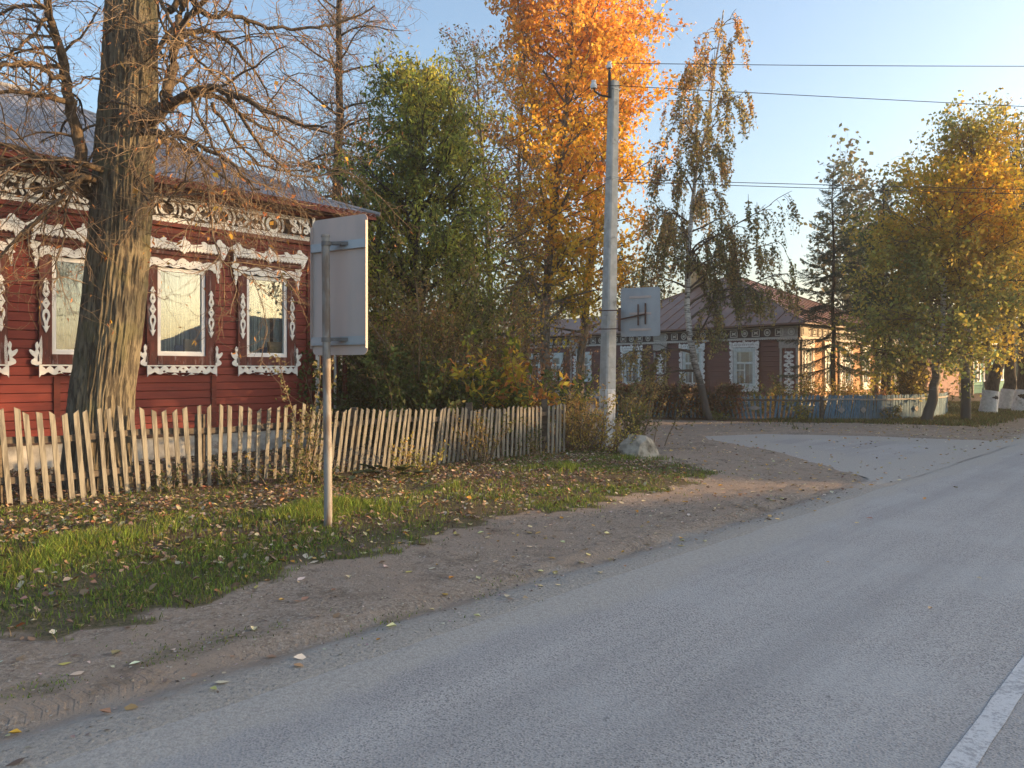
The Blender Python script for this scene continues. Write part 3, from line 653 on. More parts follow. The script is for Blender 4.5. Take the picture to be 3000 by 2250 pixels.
# corrugated hip roof
OV = .5; E = 9.37; pitch = .50; zE = 4.83; ymax = 5.15
V = []; Fs = []
def sheet(axis_len0, axis_len1, put, hipfun, ky):
    xs_ = np.arange(axis_len0, axis_len1, .0325); rows = 7; base = len(V); cnt = 0
    for i, x_ in enumerate(xs_):
        ym = max(0, hipfun(x_))
        for r_ in range(rows):
            s_ = ym*r_/(rows-1); z_ = zE+(pitch*s_ if s_ > .9 else .38*s_+ (pitch-.38)*s_*s_/1.8) + .02*math.cos(2*math.pi*x_/.13)+.012*((s_*1.0/1.6) % 1)
            V.append(put(x_, s_, z_))
        if i:
            for r_ in range(rows-1):
                a = base+(i-1)*rows+r_; Fs.append((a, a+rows, a+rows+1, a+1))
sheet(-5.2, E, lambda x_, s_, z_: (x_, -OV-.05+s_, z_), lambda x_: min(ymax, E-x_), 0)
sheet(-.5-.05, 9.8, lambda x_, s_, z_: (E-s_, x_, z_), lambda x_: min(ymax, x_+.55, 9.8-x_), 0)
sheet(-5.2, E, lambda x_, s_, z_: (x_, 9.8-s_, z_), lambda x_: min(ymax, E-x_), 0)
me = bpy.data.meshes.new('roof'); me.from_pydata(V, [], Fs); me.update()
for p in me.polygons: p.use_smooth = True
rf = link('roof', me, MAT['slate'], house)
s_ = ymax; MB().tube([(E+.03, -OV-.08, zE+.03), (E-.9, -OV+.85, zE+.38), (E-s_, -OV-.05+s_, zE+pitch*s_+.03), (-5.2, -OV-.05+s_, zE+pitch*s_+.03)], .045, 8).build('ridge_cap', MAT['slate'], rf)

# ------------------------------------------------------------ near picket fence
fence = empty('picket_fence', (0, 0, 0)); tag(fence, 'leaning grey wooden picket fence in front of the dark red house', 'fence')
FP = [(-7.6,6.6),(-5.8,8.45),(-4.5,9.75),(-3.2,10.85),(-2.1,11.75),(-.9,12.75),(.2,13.6),(1.0,14.2)]
seg = [math.dist(FP[i], FP[i+1]) for i in range(len(FP)-1)]; cum = [0]
for s_ in seg: cum.append(cum[-1]+s_)
def fpos(s):
    for i in range(len(seg)):
        if s <= cum[i+1] or i == len(seg)-1:
            q = (s-cum[i])/seg[i]; a, b = FP[i], FP[i+1]; dx, dy = (b[0]-a[0])/seg[i], (b[1]-a[1])/seg[i]
            return a[0]+(b[0]-a[0])*q, a[1]+(b[1]-a[1])*q, dx, dy
L = cum[-1]; s = 0; i = 0; panels = [MB() for _ in range(4)]
while s < L:
    x_, y_, dx, dy = fpos(s); q = s/L
    lean = (-.05+.04*math.sin(s*1.3))*(q < .42)+(.10+.05*math.sin(s*.9+1))*(q >= .42)*min(1, (q-.42)*6)+random.gauss(0, .012)
    if q > .86: lean *= .5
    ph = (i % 9)/9.0; sc = abs(math.sin(math.pi*(i % 9)/9)); hgt = (1.03+.085*sc if q < .55 else 1.02+.06*sc*(1-q))+random.uniform(-.015, .012)+.05*math.sin(s*.5)
    if q > .8: hgt -= .03
    wdt = .056 if q < .5 else .048; wdt *= random.uniform(.85, 1.1); z0 = -.03+random.uniform(0, .03)
    up = Vector((dx*lean, dy*lean, 1)).normalized(); a = Vector((dx, dy, 0)); nrm = Vector((-dy, dx, 0)); b0 = Vector((x_, y_, z0))
    sl_ = (.035 if (i % 9) > 4 else -.035)*random.uniform(.4, 1.2)
    lo = [b0-a*wdt/2-nrm*.011, b0+a*wdt/2-nrm*.011, b0+a*wdt/2+nrm*.011, b0-a*wdt/2+nrm*.011]
    hi = [p+up*(hgt+(sl_ if k in (0, 3) else -sl_)*.6) for k, p in enumerate(lo)]
    tw = random.gauss(0, .004)
    hi = [p+nrm*tw for p in hi]
    if not (random.random() < .015): panels[min(3, int(q*4))].hexa(lo, hi)
    s += (.125 if q < .55 else .096)*random.uniform(.9, 1.1); i += 1
for p in panels: p.build('picket_panel', MAT['picket'], fence)
for zr in (.34, .80):
    mb = MB(); pts = []
    for k in range(0, 40):
        x_, y_, dx, dy = fpos(L*k/39.01); pts.append((x_-dy*.04, y_+dx*.04, zr+.015*math.sin(k)))
    for a, b in zip(pts[:-1], pts[1:]): mb.bar(a, b, .04, .075)
    mb.build('rail', MAT['oldrail'], fence)
for s_ in (.3, 2.6, 4.9, 7.2, 9.4, 11.1):
    if s_ > L: continue
    x_, y_, dx, dy = fpos(s_); bx, by = x_-dy*.13, y_+dx*.13
    MB().bar((bx, by, -.1), (bx, by, 1.03+random.uniform(-.03,.05)), .11).build('post', MAT['oldrail'], fence)

# ------------------------------------------------------------ road sign on its pole (seen from behind)
MAT['darkmetal'] = M('dull_clamp_metal', (.16,.16,.16), (.10,.10,.10), 8, rough=.5, bst=0)
sg = empty('road_sign', (-1.84, 7.5, 0)); tag(sg, 'back of a tall rectangular road sign clamped to a grey pipe post', 'road sign')
MB().tube([(0,0,-.1),(0.004,0,.3),(-.01,0,1.5),(-.022,0,2.935)], [.041,.041,.040,.040], 20).tube([(-.022,0,2.93),(-.022,0,2.952)], .045, 20).build('post', MAT['paintpipe'], sg, smooth=False)
PA = R(-36)     # plate turned: its right edge is the nearer one
def rrect(w_, z0, z1, r=.06, n=5):
    P = []
    for cx, cz, a0 in ((w_-r, z1-r, 0), (-w_+r, z1-r, 90), (-w_+r, z0+r, 180), (w_-r, z0+r, 270)):
        for i in range(n+1): a = R(a0+90*i/n); P.append((cx+r*math.cos(a), cz+r*math.sin(a)))
    return P
sp = MB().poly(rrect(.375, 1.755, 3.15), 0, .004)
pl = sp.build('sign_plate', MAT['galv'], sg, (.093, .10, 0), R(-31))
mb = MB()      # folded rims
MB().box(-.378, -.372, -.03, .001, 1.82, 3.08).build('rim', MAT['galv'], pl)
MB().box(.372, .378, -.03, .001, 1.82, 3.08).build('rim', MAT['galv'], pl)
MB().box(-.37, .37, -.026, -.001, 2.83, 2.90).box(-.37, .37, -.03, -.001, 2.815, 2.829).build('stiffener', MAT['galv2'], pl); MB().box(-.37, .37, -.026, -.001, 1.87, 1.94).box(-.37, .37, -.03, -.001, 1.855, 1.869).build('stiffener', MAT['galv2'], pl)
for z_ in (2.865, 1.905):
    mb = MB().tube([(-.016,0,z_-.022),(-.016,0,z_+.022)], .047, 18); mb.box(.03, .20, .0, .03, z_-.012, z_+.022); mb.tube([(.06,-.012,z_),(.06,.045,z_)], .01, 6).tube([(.12,-.012,z_),(.12,.06,z_)], .012, 6)
    mb.build('clamp', MAT['darkmetal'], sg)

# ------------------------------------------------------------ concrete pole
pole = empty('utility_pole', (1.92, 15.3, 0)); tag(pole, 'leaning concrete power pole with whitewashed foot among shrubs at the street corner', 'utility pole')
def taper(mb, z0, z1, w0, w1, lx):
    for k in (0,):
        q = lambda w_, z: [(-w_/2+.03, -w_/2, z), (w_/2-.03, -w_/2, z), (w_/2, -w_/2+.03, z), (w_/2, w_/2-.03, z), (w_/2-.03, w_/2, z), (-w_/2+.03, w_/2, z), (-w_/2, w_/2-.03, z), (-w_/2, -w_/2+.03, z)]
        lo = [(x+lx*z0, y, z) for x, y, z in q(w0, z0)]; hi = [(x+lx*z1, y, z) for x, y, z in q(w1, z1)]
        mb.add(lo+hi, [tuple(range(8))[::-1], tuple(range(8, 16))]+[(i, (i+1) % 8, (i+1) % 8+8, i+8) for i in range(8)])
    return mb
LX = .027; PR = R(34)
ps = taper(MB(), 1.22, 7.52, .262, .185, LX).build('shaft', MAT['concrete'], pole, rz=PR); 
taper(MB(), -.2, 1.222, .275, .266, LX).build('whitewashed_foot', MAT['whitewash'], pole, rz=PR)
ex, ey = math.cos(PR)*LX, math.sin(PR)*LX
def onpole(z): return (ex*z, ey*z, z)
for z_ in (5.48, 5.52, 7.32):
    mb = MB(); w_ = .125-.004*z_+.004; c = onpole(z_); 
    q = [(w_,w_),(-w_,w_),(-w_,-w_),(w_,-w_)]; q = [(c[0]+a*math.cos(PR)-b*math.sin(PR), c[1]+a*math.sin(PR)+b*math.cos(PR), z_+.01*i) for i, (a, b) in enumerate(q)]
    for i in range(4): mb.bar(q[i], q[(i+1) % 4], .014)
    mb.build('band', MAT['galv2'], pole)
c = onpole(7.3)
MB().bar((c[0]-.10, c[1]-.12, 7.15), (c[0]-.10, c[1]-.12, 7.66), .06, .05).build('pole_top_bracket', MAT['black'], pole)
mb = MB().tube([(c[0]-.10,c[1]-.12,7.66),(c[0]-.10,c[1]-.12,7.78)], [.02,.02], 8); mb.build('pin', MAT['black'], pole)
MB().tube([(c[0]-.10,c[1]-.12,7.75),(c[0]-.10,c[1]-.12,7.80),(c[0]-.10,c[1]-.12,7.85),(c[0]-.10,c[1]-.12,7.88)], [.055,.06,.04,.045], 12).build('insulator', MAT['porcelain'], pole)
MB().tube([(c[0]-.08,c[1]-.1,7.17),(c[0]-.28,c[1]-.12,7.2),(c[0]-.40,c[1]-.12,7.28),(c[0]-.42,c[1]-.12,7.38)], .022, 8).build('hook_arm', MAT['black'], pole)
MB().tube([(c[0]-.42,c[1]-.12,7.34),(c[0]-.42,c[1]-.12,7.40),(c[0]-.42,c[1]-.12,7.46),(c[0]-.42,c[1]-.12,7.50)], [.065,.07,.045,.05], 12).build('insulator', MAT['porcelain'], pole)
# power wires: sagging cables of their own
def wire(pts, label, r=.0075):
    me = MB().tube(pts, r, 5); o = me.build('power_wire', MAT['black']); return tag(o, label, 'cable', 'power cables strung from the concrete pole')
def sag(a, b, sg_, n=24):
    a = Vector(a); b = Vector(b); return [a.lerp(b, i/n)-Vector((0, 0, sg_*4*(i/n)*(1-i/n))) for i in range(n+1)]
top = Vector((1.92, 15.3, 0))+Vector(onpole(7.86))+Vector((-.1,-.12,0)); mid_ = Vector((1.92, 15.3, 0))+Vector(onpole(7.42))+Vector((-.42,-.12,0)); lo_ = Vector((1.92,15.3,0))+Vector(onpole(5.52))
wire(sag(top, (24, 15.7, 8.1), .10), 'topmost black cable crossing the sky from the tip of the concrete pole')
wire(sag(mid_, (24, 16.0, 6.6), .02), 'second black cable from the top, running right from the side insulator')
wire(sag(lo_, (24, 17.4, 5.6), .05), 'upper of the two close low cables running right from the pole band')
wire(sag(lo_-Vector((0,0,.05)), (24, 17.6, 5.48), .05), 'lower of the two close low cables running right from the pole band')
wire(sag(lo_, (-3.5, 24, 4.4), .3), 'low cable running left from the pole band into the orange tree', .009)
wire(sag(mid_, (-6.0, 26, 7.0), .5), 'cable running left from the side insulator through the tree crowns', .008)

# grey sign on the concrete pole
s2 = empty('road_sign', (2.02, 15.1, 0)); tag(s2, 'back of a square grey road sign held beside the concrete pole by a dark bracket', 'road sign')
MB().poly(rrect(.40, 2.28, 3.26, .05), 0, .004).build('sign_plate', MAT['galv2'], s2, (.55, -.05, 0), R(-22))
for z_ in (3.07, 2.74, 2.42): MB().box(-.22, .22, -.012, -.001, z_-.022, z_+.022).build('stiffener', MAT['galv'], s2, (.55, -.05, 0), R(-22))
MB().bar((.14,.02,2.62),(.62,-.14,2.72), .03).bar((.64,-.12,2.52),(.64,-.12,2.94), .028).bar((.50,-.09,2.50),(.50,-.09,2.92), .024).build('bracket_arm', MAT['rust'], s2)
cc = [onpole(z_) for z_ in (2.42, 2.80)]
mb = MB()
for z_ in (2.43, 2.80):
    for a, b in (((-.27,.02),(.10,-.10)),((.10,-.10),(.18,.12))): mb.bar((a[0], a[1], z_), (b[0], b[1], z_), .02)
mb.bar((.13,-.06,2.38),(.13,-.06,2.85), .06, .05).build('pole_clamp', MAT['rust'], s2)
# ------------------------------------------------------------ SECOND HOUSE (corner house, tin pyramid roof)
C2 = Vector((12.08, 31.6, 0)); U = Vector((-.6, .8, 0)); V2 = Vector((cA, sA, 0)); LF, LR = 14.0, 12.6
h2 = empty('wooden_house', C2); tag(h2, 'brown red corner house with white lace window frames and dull brown tin roof', 'house')
angF = math.atan2(-U.y, -U.x)    # local x runs from far left end towards the corner on the front; we use p measured from the corner
def onface(face, p):             # location and rotation of a piece centred at distance p along a face; local -y points outwards
    if face == 'F': return tuple(U*p), angF
    return tuple(V2*p), A
def face_mb(face): return MB()
Z0, ZF0, ZF1, ZE2 = .75, 3.0, 3.45, 3.56
# front wall: holes between windows are simply covered by window units set proud of it
mb = MB(); siding(mb, -LF, 0, .45, 3.5, .22, 0, .02); mb.box(-LF, 0, .052, .2, .3, 3.5); mb.build('wall', MAT['siding2'], h2, (0,0,0), angF)
mb = MB(); siding(mb, 0, LR, .45, 3.5, .22, 0, .02); mb.box(0.1, LR, .052, .2, .3, 3.5); mb.build('wall', MAT['sidingy'], h2, (0,0,0), A)  # sun-facing side: golden light put into its siding colour
mb = MB(); siding(mb, -LF-9, -LF, .45, 3.5, .22, 0.02, .02); mb.box(-LF-9, -LF, .06, .2, .3, 3.5); mb.build('wall', MAT['siding2'], h2, (0,0,0), angF)
mb = MB().box(-LF-9, 0, -.04, .2, -.1, .45); mb.build('foundation', MAT['brickwhite'], h2, (0,0,0), angF)
MB().box(0, LR, -.04, .2, -.1, .45).build('foundation', MAT['brickwhite'], h2, (0,0,0), A)
# back walls
e0 = U*LF; e1 = e0+V2*LR; e2 = V2*LR
MB().hexa([e0, e1, e1+U*.1, e0+U*.1], [p+Vector((0,0,3.5)) for p in (e0, e1, e1+U*.1, e0+U*.1)]).hexa([e2, e1, e1+V2*.1, e2+V2*.1], [p+Vector((0,0,3.5)) for p in (e2, e1, e1+V2*.1, e2+V2*.1)]).build('wall', MAT['siding2'], h2)
# friezes: panels of circles and squares between cream borders
def frieze(x0, x1, name, rz):
    MB().box(x0, x1, -.05, .01, ZF0, 3.5).build('frieze_board', MAT['brown'], h2, rz=rz)
    g_ = [[rect(x0, x1, ZF1+.0, ZF1+.035)], [rect(x0, x1, ZF0+.0, ZF0+.04)]]
    k = int((x1-x0)/.56)
    for i in range(k):
        cx = x0+(i+.5)*(x1-x0)/k
        if i % 2: g_.append([circle(cx, 3.245, .165, 16), circle(cx, 3.245, .12, 14)]); g_.append([circle(cx, 3.245, .075, 12)])
        else: g_.append([rect(cx-.2, cx+.2, 3.085, 3.405), rect(cx-.165, cx+.165, 3.12, 3.37)[::-1]]); g_.append([[(cx-.12,3.16),(cx,3.2),(cx+.12,3.16),(cx+.08,3.245),(cx+.12,3.33),(cx,3.29),(cx-.12,3.33),(cx-.08,3.245)]])
    low = [(x0+(x1-x0)*i/(k*10), 2.93 if i % 2 else 2.96) for i in range(k*10+1)]
    g_.append([[(x1, 2.99), (x0, 2.99)]+low])
    link('frieze_ornament', lace_mesh('frieze2', g_, .02), MAT['cream'], h2, rz=rz, loc=(math.sin(rz)*.052, -math.cos(rz)*.052, 0))
frieze(-LF, -.0, 'f', angF); frieze(0.0, LR, 'r', A); frieze(-LF-9, -LF-.05, 'g', angF)
mb = MB().box(-LF-9.3, .3, -.34, .0, 3.5, 3.56).box(-LF-9.3, .42, -.48, -.3, 3.56, 3.60); mb.build('cornice', MAT['brown'], h2, rz=angF)
MB().box(-.3, LR+.3, -.34, .0, 3.502, 3.562).box(-.42, LR+.42, -.48, -.3, 3.562, 3.602).build('cornice', MAT['brown'], h2, rz=A)
# tin roof: hip pyramid over the main block, with standing seams
def hp(p, r, z): v = U*p+V2*r; return Vector((v.x, v.y, z))
ov = .5; ap = hp(LF/2, LR/2, 6.9)
cs = [hp(-ov, -ov, ZE2+.02), hp(-ov, LR+ov, ZE2+.02), hp(LF+ov, LR+ov, ZE2+.02), hp(LF+ov, -ov, ZE2+.02)]
mb = MB(); lowc = [c-Vector((0,0,.05)) for c in cs]
mb.add(cs+[ap]+lowc, [(0,1,4),(1,2,4),(2,3,4),(3,0,4),(5,6,7,8),(0,1,6,5),(1,2,7,6),(2,3,8,7),(3,0,5,8)])
rf = mb.build('roof', MAT['tin'], h2)
mb = MB()
for a, b in ((3,0),(0,1),(1,2),(2,3)):
    pa, pb = cs[a], cs[b]; Lx = (pb-pa).length; k = int(Lx/.72)
    for i in range(1, k):
        q = i/k; s0 = pa.lerp(pb, q)
        # seam runs up the slope until it meets a hip
        midb = pa.lerp(pb, .5); up = ap-midb; f = 1-abs(q-.5)*2
        nrm = (pb-pa).cross(up).normalized(); nrm = nrm if nrm.z > 0 else -nrm
        mb.bar(s0+nrm*.012, s0+up*f*.985+nrm*.012, .03, .035)
for c in cs: mb.bar(c+Vector((0,0,.02)), ap+Vector((0,0,.02)), .06, .06)
mb.build('seams', MAT['tin'], rf)
# lower roof over the left wing
q0 = hp(LF+.3, -ov, ZE2+.02); q1 = hp(LF+9.3, -ov, ZE2+.02); q2 = hp(LF+.3, 4.2, 5.0); q3 = hp(LF+7, 4.2, 5.0); q4 = hp(LF+.3, 9, ZE2); q5 = hp(LF+9.3, 9, ZE2)
MB().add([q0,q1,q3,q2,q4,q5], [(0,1,2,3),(3,2,5,4),(1,5,2),(0,3,4),(0,4,5,1)]).build('wing_roof', MAT['tin'], h2)
cm = MB(); c0 = hp(LF/2, LR/2, 0); cm.box(c0.x-.3, c0.x+.3, c0.y-.3, c0.y+.3, 6.6, 7.35).box(c0.x-.36, c0.x+.36, c0.y-.36, c0.y+.36, 7.35, 7.4)
ch = cm.build('chimney', MAT['brown'], rf)
MB().add([(c0.x-.55,c0.y-.45,7.62),(c0.x+.55,c0.y-.45,7.62),(c0.x+.55,c0.y+.45,7.62),(c0.x-.55,c0.y+.45,7.62),(c0.x,c0.y,7.95)], [(0,1,4),(1,2,4),(2,3,4),(3,0,4),(3,2,1,0)]).bar((c0.x-.3,c0.y-.3,7.38),(c0.x-.3,c0.y-.3,7.64),.04).bar((c0.x+.3,c0.y-.3,7.38),(c0.x+.3,c0.y-.3,7.64),.04).build('chimney_cowl', MAT['tin'], ch)
c1 = Vector(W(2045, 1085, 43)) - C2
MB().box(c1.x-.5, c1.x+.5, c1.y-.4, c1.y+.4, 4.6, 7.5).box(c1.x-.57, c1.x+.57, c1.y-.47, c1.y+.47, 7.5, 7.64).build('chimney', M('yellow_brick', (.50,.36,.20), (.40,.28,.16), 6, bst=.4), rf)
# windows with lace trim
def lacy_window(w_=.5, zb=.98, zt=2.45, plain=False):
    o = MB().box(-w_-.09, -w_, -.06, .02, zb-.05, zt+.05).box(w_, w_+.09, -.06, .02, zb-.05, zt+.05).box(-w_-.12, w_+.12, -.075, .02, zt+.05, zt+.16).box(-w_-.14, w_+.14, -.10, .02, zb-.13, zb-.05).build('window', MAT['pvcg'])
    f = MB().box(-w_+.001, -w_+.08, -.045, .02, zb-.05, zt+.05).box(w_-.08, w_-.001, -.045, .02, zb-.05, zt+.05).box(-w_+.08, w_-.08, -.045, .02, zb-.05, zb+.03).box(-w_+.08, w_-.08, -.045, .02, zt-.03, zt+.05)
    zc = zb+(zt-zb)*.62
    f.box(-w_+.08, w_-.08, -.043, .02, zc, zc+.09).box(-.03, .03, -.041, .02, zb+.03, zc).box(-w_+.08, -.03, -.038, .02, zc-.30, zc-.26)
    f.build('frame', MAT['pvcg'], o)
    MB().box(-w_+.07, w_-.07, -.022, -.018, zb, zt).build('pane', MAT['glass2'], o)
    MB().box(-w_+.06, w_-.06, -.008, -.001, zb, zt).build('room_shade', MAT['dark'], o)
    mb = MB()
    for s_ in (-1, 1):
        x_ = s_*w_*.62
        mb.box(x_-w_*.2, x_+w_*.2, -.016, -.010, zb+.02, zt-.03)
    mb.build('curtain', MAT['curtain2'], o)
    if not plain:
        g_ = []
        for s_ in (-1, 1):
            P = []; n_ = 40; H = []
            for i in range(n_+1):
                z_ = zb-.34+(zt-zb+.66)*i/n_; P.append((s_*(w_+.17+.11*abs(math.sin(i*math.pi/5.0))**.6+.03*math.sin(i*1.9)), z_))
            P += [(s_*(w_+.095), zt+.32), (s_*(w_+.095), zb-.34)]
            for i in range(8): H.append(circle(s_*(w_+.16), zb-.2+i*(zt-zb+.4)/7.5, .028, 5, .8)); 
            for i in range(8): H.append(circle(s_*(w_+.215), zb-.1+i*(zt-zb+.4)/7.5, .018, 5))
            g_.append([P]+H)
        n_ = 50; P = [(-(w_+.3)+2*(w_+.3)*i/n_, zt+.36+.07*abs(math.sin(i*math.pi/7.1))**.5+.06*math.exp(-((i-n_/2)/3)**2)+.05*(i in (1,2,n_-1,n_-2))) for i in range(n_+1)]
        P += [((w_+.28)-2*(w_+.28)*i/44, zt+.17+(.02 if i % 2 else 0)) for i in range(45)]
        g_.append([P]+[circle(-w_+.02+i*(2*w_-.04)/9, zt+.29, .032, 5) for i in range(10)])
        P = [(-(w_+.27), zb-.13), (w_+.27, zb-.13)]+[((w_+.27)-2*(w_+.27)*i/40, zb-.27-.07*abs(math.sin(i*math.pi/5))**.7) for i in range(41)]
        g_.append([P]+[circle(-w_+i*(2*w_)/8, zb-.21, .03, 5) for i in range(9)])
        link('lace_trim', lace_mesh('trim2', g_, .02), MAT['white_old'], o, (0, -.082, 0))
    else:
        MB().box(-w_-.2, -w_-.09, -.05, .02, zb-.15, zt+.2).box(w_+.09, w_+.2, -.05, .02, zb-.15, zt+.2).box(-w_-.24, w_+.24, -.065, .02, zt+.16, zt+.28).build('plain_trim', MAT['pvcg'], o)
    return o
MAT['pvcg'] = M('pale_green_white_paint', (.56,.60,.57), (.44,.48,.46), 8, rough=.7, bst=.1)
lw = lacy_window(); pw = lacy_window(plain=True, w_=.42, zb=1.1, zt=2.35)
def place2(o, face, p, first):
    loc, rz = onface(face, p); c = o if first else copy_tree(o); c.parent = h2; c.location = (loc[0], loc[1], 0); c.rotation_euler = (0, 0, rz)
    if face == 'R': c.scale = (.66, 1, 1)
def p_at(px):      # distance from the corner of the point of the front sighted at picture column px
    u = (px-1500)/2200; return (C2.x-u*C2.y)/(u*U.y-U.x)
def r_at(px):
    u = (px-1500)/2200; return (C2.x-u*C2.y)/(u*V2.y-V2.x)
for i, px in enumerate((2183, 2030, 1853)): place2(lw, 'F', p_at(px), i == 0)
for px in (2365, 2424, 2481, 2532, 2571): place2(lw, 'R', r_at(px), False)
for i, px in enumerate((1712, 1630, 1568)): place2(pw, 'F', p_at(px), i == 0)
# pilasters with carved fillings
def pilaster(face, p, w_=.42):
    loc, rz = onface(face, p)
    mb = MB().box(-w_, w_, -.03, .01, .5, 2.95); b = mb.build('pilaster', MAT['redbrown'], h2, (loc[0], loc[1], 0), rz)
    MB().box(-w_-.02, -w_+.09, -.075, .0, .5, 2.55).box(w_-.09, w_+.02, -.075, .0, .5, 2.55).box(-w_-.05, w_+.05, -.09, 0, 2.55, 2.92).box(-w_-.1, w_+.1, -.12, 0, 2.86, 2.94).box(-w_, w_, -.08, 0, 3.04, 3.46).box(-w_+.08, w_-.08, -.1, -.08, 3.12, 3.38).build('pilaster_trim', MAT['greywhite'], b)
    g_ = []
    for k in range(5):
        z_ = .72+k*.37
        g_.append([smooth([(0, z_-.17), (.05, z_-.1), (.14, z_-.05), (.13, z_+.05), (.05, z_+.09), (.02, z_+.19), (-.02, z_+.19), (-.05, z_+.09), (-.13, z_+.05), (-.14, z_-.05), (-.05, z_-.1)], 3), circle(0, z_, .04, 6)])
        g_.append([circle(.07, z_+.175, .05, 8), circle(.07, z_+.175, .018, 5)]); g_.append([circle(-.07, z_+.175, .05, 8), circle(-.07, z_+.175, .018, 5)])
    g_ = [[[(a*1.7*w_/.42, b) for a, b in sp] for sp in q_] for q_ in g_]
    link('pilaster_carving', lace_mesh('pc', g_, .02), MAT['white_old'], b, (0, -.034, 0))
for face, p, w_ in (('F', .44, .42), ('F', p_at(1936), .40), ('F', LF+.05, .40), ('R', .46, .30), ('R', r_at(2462), .25), ('R', LR-.3, .30)): pilaster(face, p, w_)
loc, rz = onface('R', r_at(2560)-.05)
MB().tube([(0,-.2,.4),(0,-.2,2.9),(0,-.35,3.1)], .06, 8).tube([(0,-.2,2.75),(0,-.2,3.0)], [.07,.16], 8).build('downpipe', MAT['brown'], h2, (loc[0], loc[1], 0), rz)
MB().hexa([(LR+.1,-.7,3.42),(LR+2.2,-.7,2.9),(LR+2.2,-.62,2.9),(LR+.1,-.62,3.42)], [(LR+.1,-.7,3.52),(LR+2.2,-.7,3.0),(LR+2.2,-.62,3.0),(LR+.1,-.62,3.52)]).build('porch_rafter', MAT['brown'], h2, (0,0,0), A)

# ------------------------------------------------------------ blue garden fence (two stretches)
def fence_run(P, z0, z1, step, wdt, lean, root, mats, tip, rails, jitter=.03):
    sg_ = [math.dist(P[i], P[i+1]) for i in range(len(P)-1)]
    for si, s_ in enumerate(sg_):
        mb = MB(); k = int(s_/step); a = Vector((*P[si], 0)); b = Vector((*P[si+1], 0)); d = (b-a).normalized(); nr = Vector((-d.y, d.x, 0))
        for i in range(k):
            c = a.lerp(b, (i+.5)/k); ln = lean(si, (i+.5)/k)+random.gauss(0, .02)+(.0); up = Vector((d.x*ln, d.y*ln, 1)); ww = wdt*random.uniform(.8, 1.1); h_ = z1+random.uniform(-jitter, jitter)
            lo = [c+Vector((0,0,z0))+p for p in (-d*ww/2-nr*.01, d*ww/2-nr*.01, d*ww/2+nr*.01, -d*ww/2+nr*.01)]
            hi = [p+up*(h_-z0-tip) for p in lo]; mb.hexa(lo, hi)
            if tip: m_ = [(hi[0]+hi[1])/2+up*tip, (hi[2]+hi[3])/2+up*tip]; n_ = len(mb.v); mb.add([hi[0],hi[1],hi[2],hi[3],m_[0],m_[1]], [(0,1,4),(1,2,5,4),(2,3,5),(3,0,4,5)])
        mb.build('picket_panel', mats[si % len(mats)], root)
        for zr, th, mt, off in rails:
            MB().bar(a+Vector((0,0,zr))-nr*off, b+Vector((0,0,zr+random.uniform(-.02,.02)))-nr*off, .03, th).build('rail', MAT[mt], root)
        MB().bar(a+nr*.08+Vector((0,0,-.1)), a+nr*.08+Vector((0,0,z1-.03)), .09).build('post', MAT['oldrail'], root)
bf = empty('garden_fence'); tag(bf, 'old blue picket fence with wide gaps and slanting pointed pickets', 'fence')
fence_run([(3.0,24.7),(5.2,24.4),(7.0,23.9),(8.3,23.55),(9.55,23.3)], .02, .84, .125, .065, lambda si, q: .22*math.sin(si*2.2+q*2.5), bf, [MAT['bluepicket']], .06, ((.66,.06,'oldrail',.03),(.05,.05,'oldrail',.03)))
for x_, y_ in ((7.62, 23.68), (9.15, 23.33)): MB().poly([(-.22,.42),(0,.34),(.22,.42),(0,.50)], -.02, .0).build('diamond', MAT['greywhite'], bf, (x_, y_-.05, 0), R(-14))
bf2 = empty('garden_fence'); tag(bf2, 'tight faded blue slat fence with pale rail and white wooden diamonds, bowing towards the birch', 'fence')
QP = [(9.6,23.2),(10.7,23.15),(11.9,23.5),(12.9,24.05),(13.9,24.8),(14.8,25.7),(15.6,26.9)]
mats2 = [MAT['bluepicket'], MAT['bluegrey'], MAT['bluepicket'], MAT['bluegrey'], MAT['bluepicket'], MAT['bluepicket']]
fence_run(QP, .05, .83, .068, .05, lambda si, q: .22*(1-(si+q)/2.2) if si < 2 else .02, bf2, mats2, .0, ((.70,.05,'greywhite',.03),(.05,.05,'oldrail',.03)), .015)
for i, px in enumerate((2463, 2525, 2586, 2632, 2680, 2770)):
    u = (px-1500)/2200
    for a, b in zip(QP[:-1], QP[1:]):
        dx, dy = b[0]-a[0], b[1]-a[1]; q = (u*a[1]-a[0])/(dx-u*dy)
        if 0 <= q <= 1:
            L_ = math.hypot(dx, dy); MB().poly([(-.11,.38),(0,.28),(.11,.38),(0,.48)], -.02, 0).build('diamond', MAT['greywhite'], bf2, (a[0]+dx*q+dy/L_*.05, a[1]+dy*q-dx/L_*.05, 0), math.atan2(dy, dx)); break

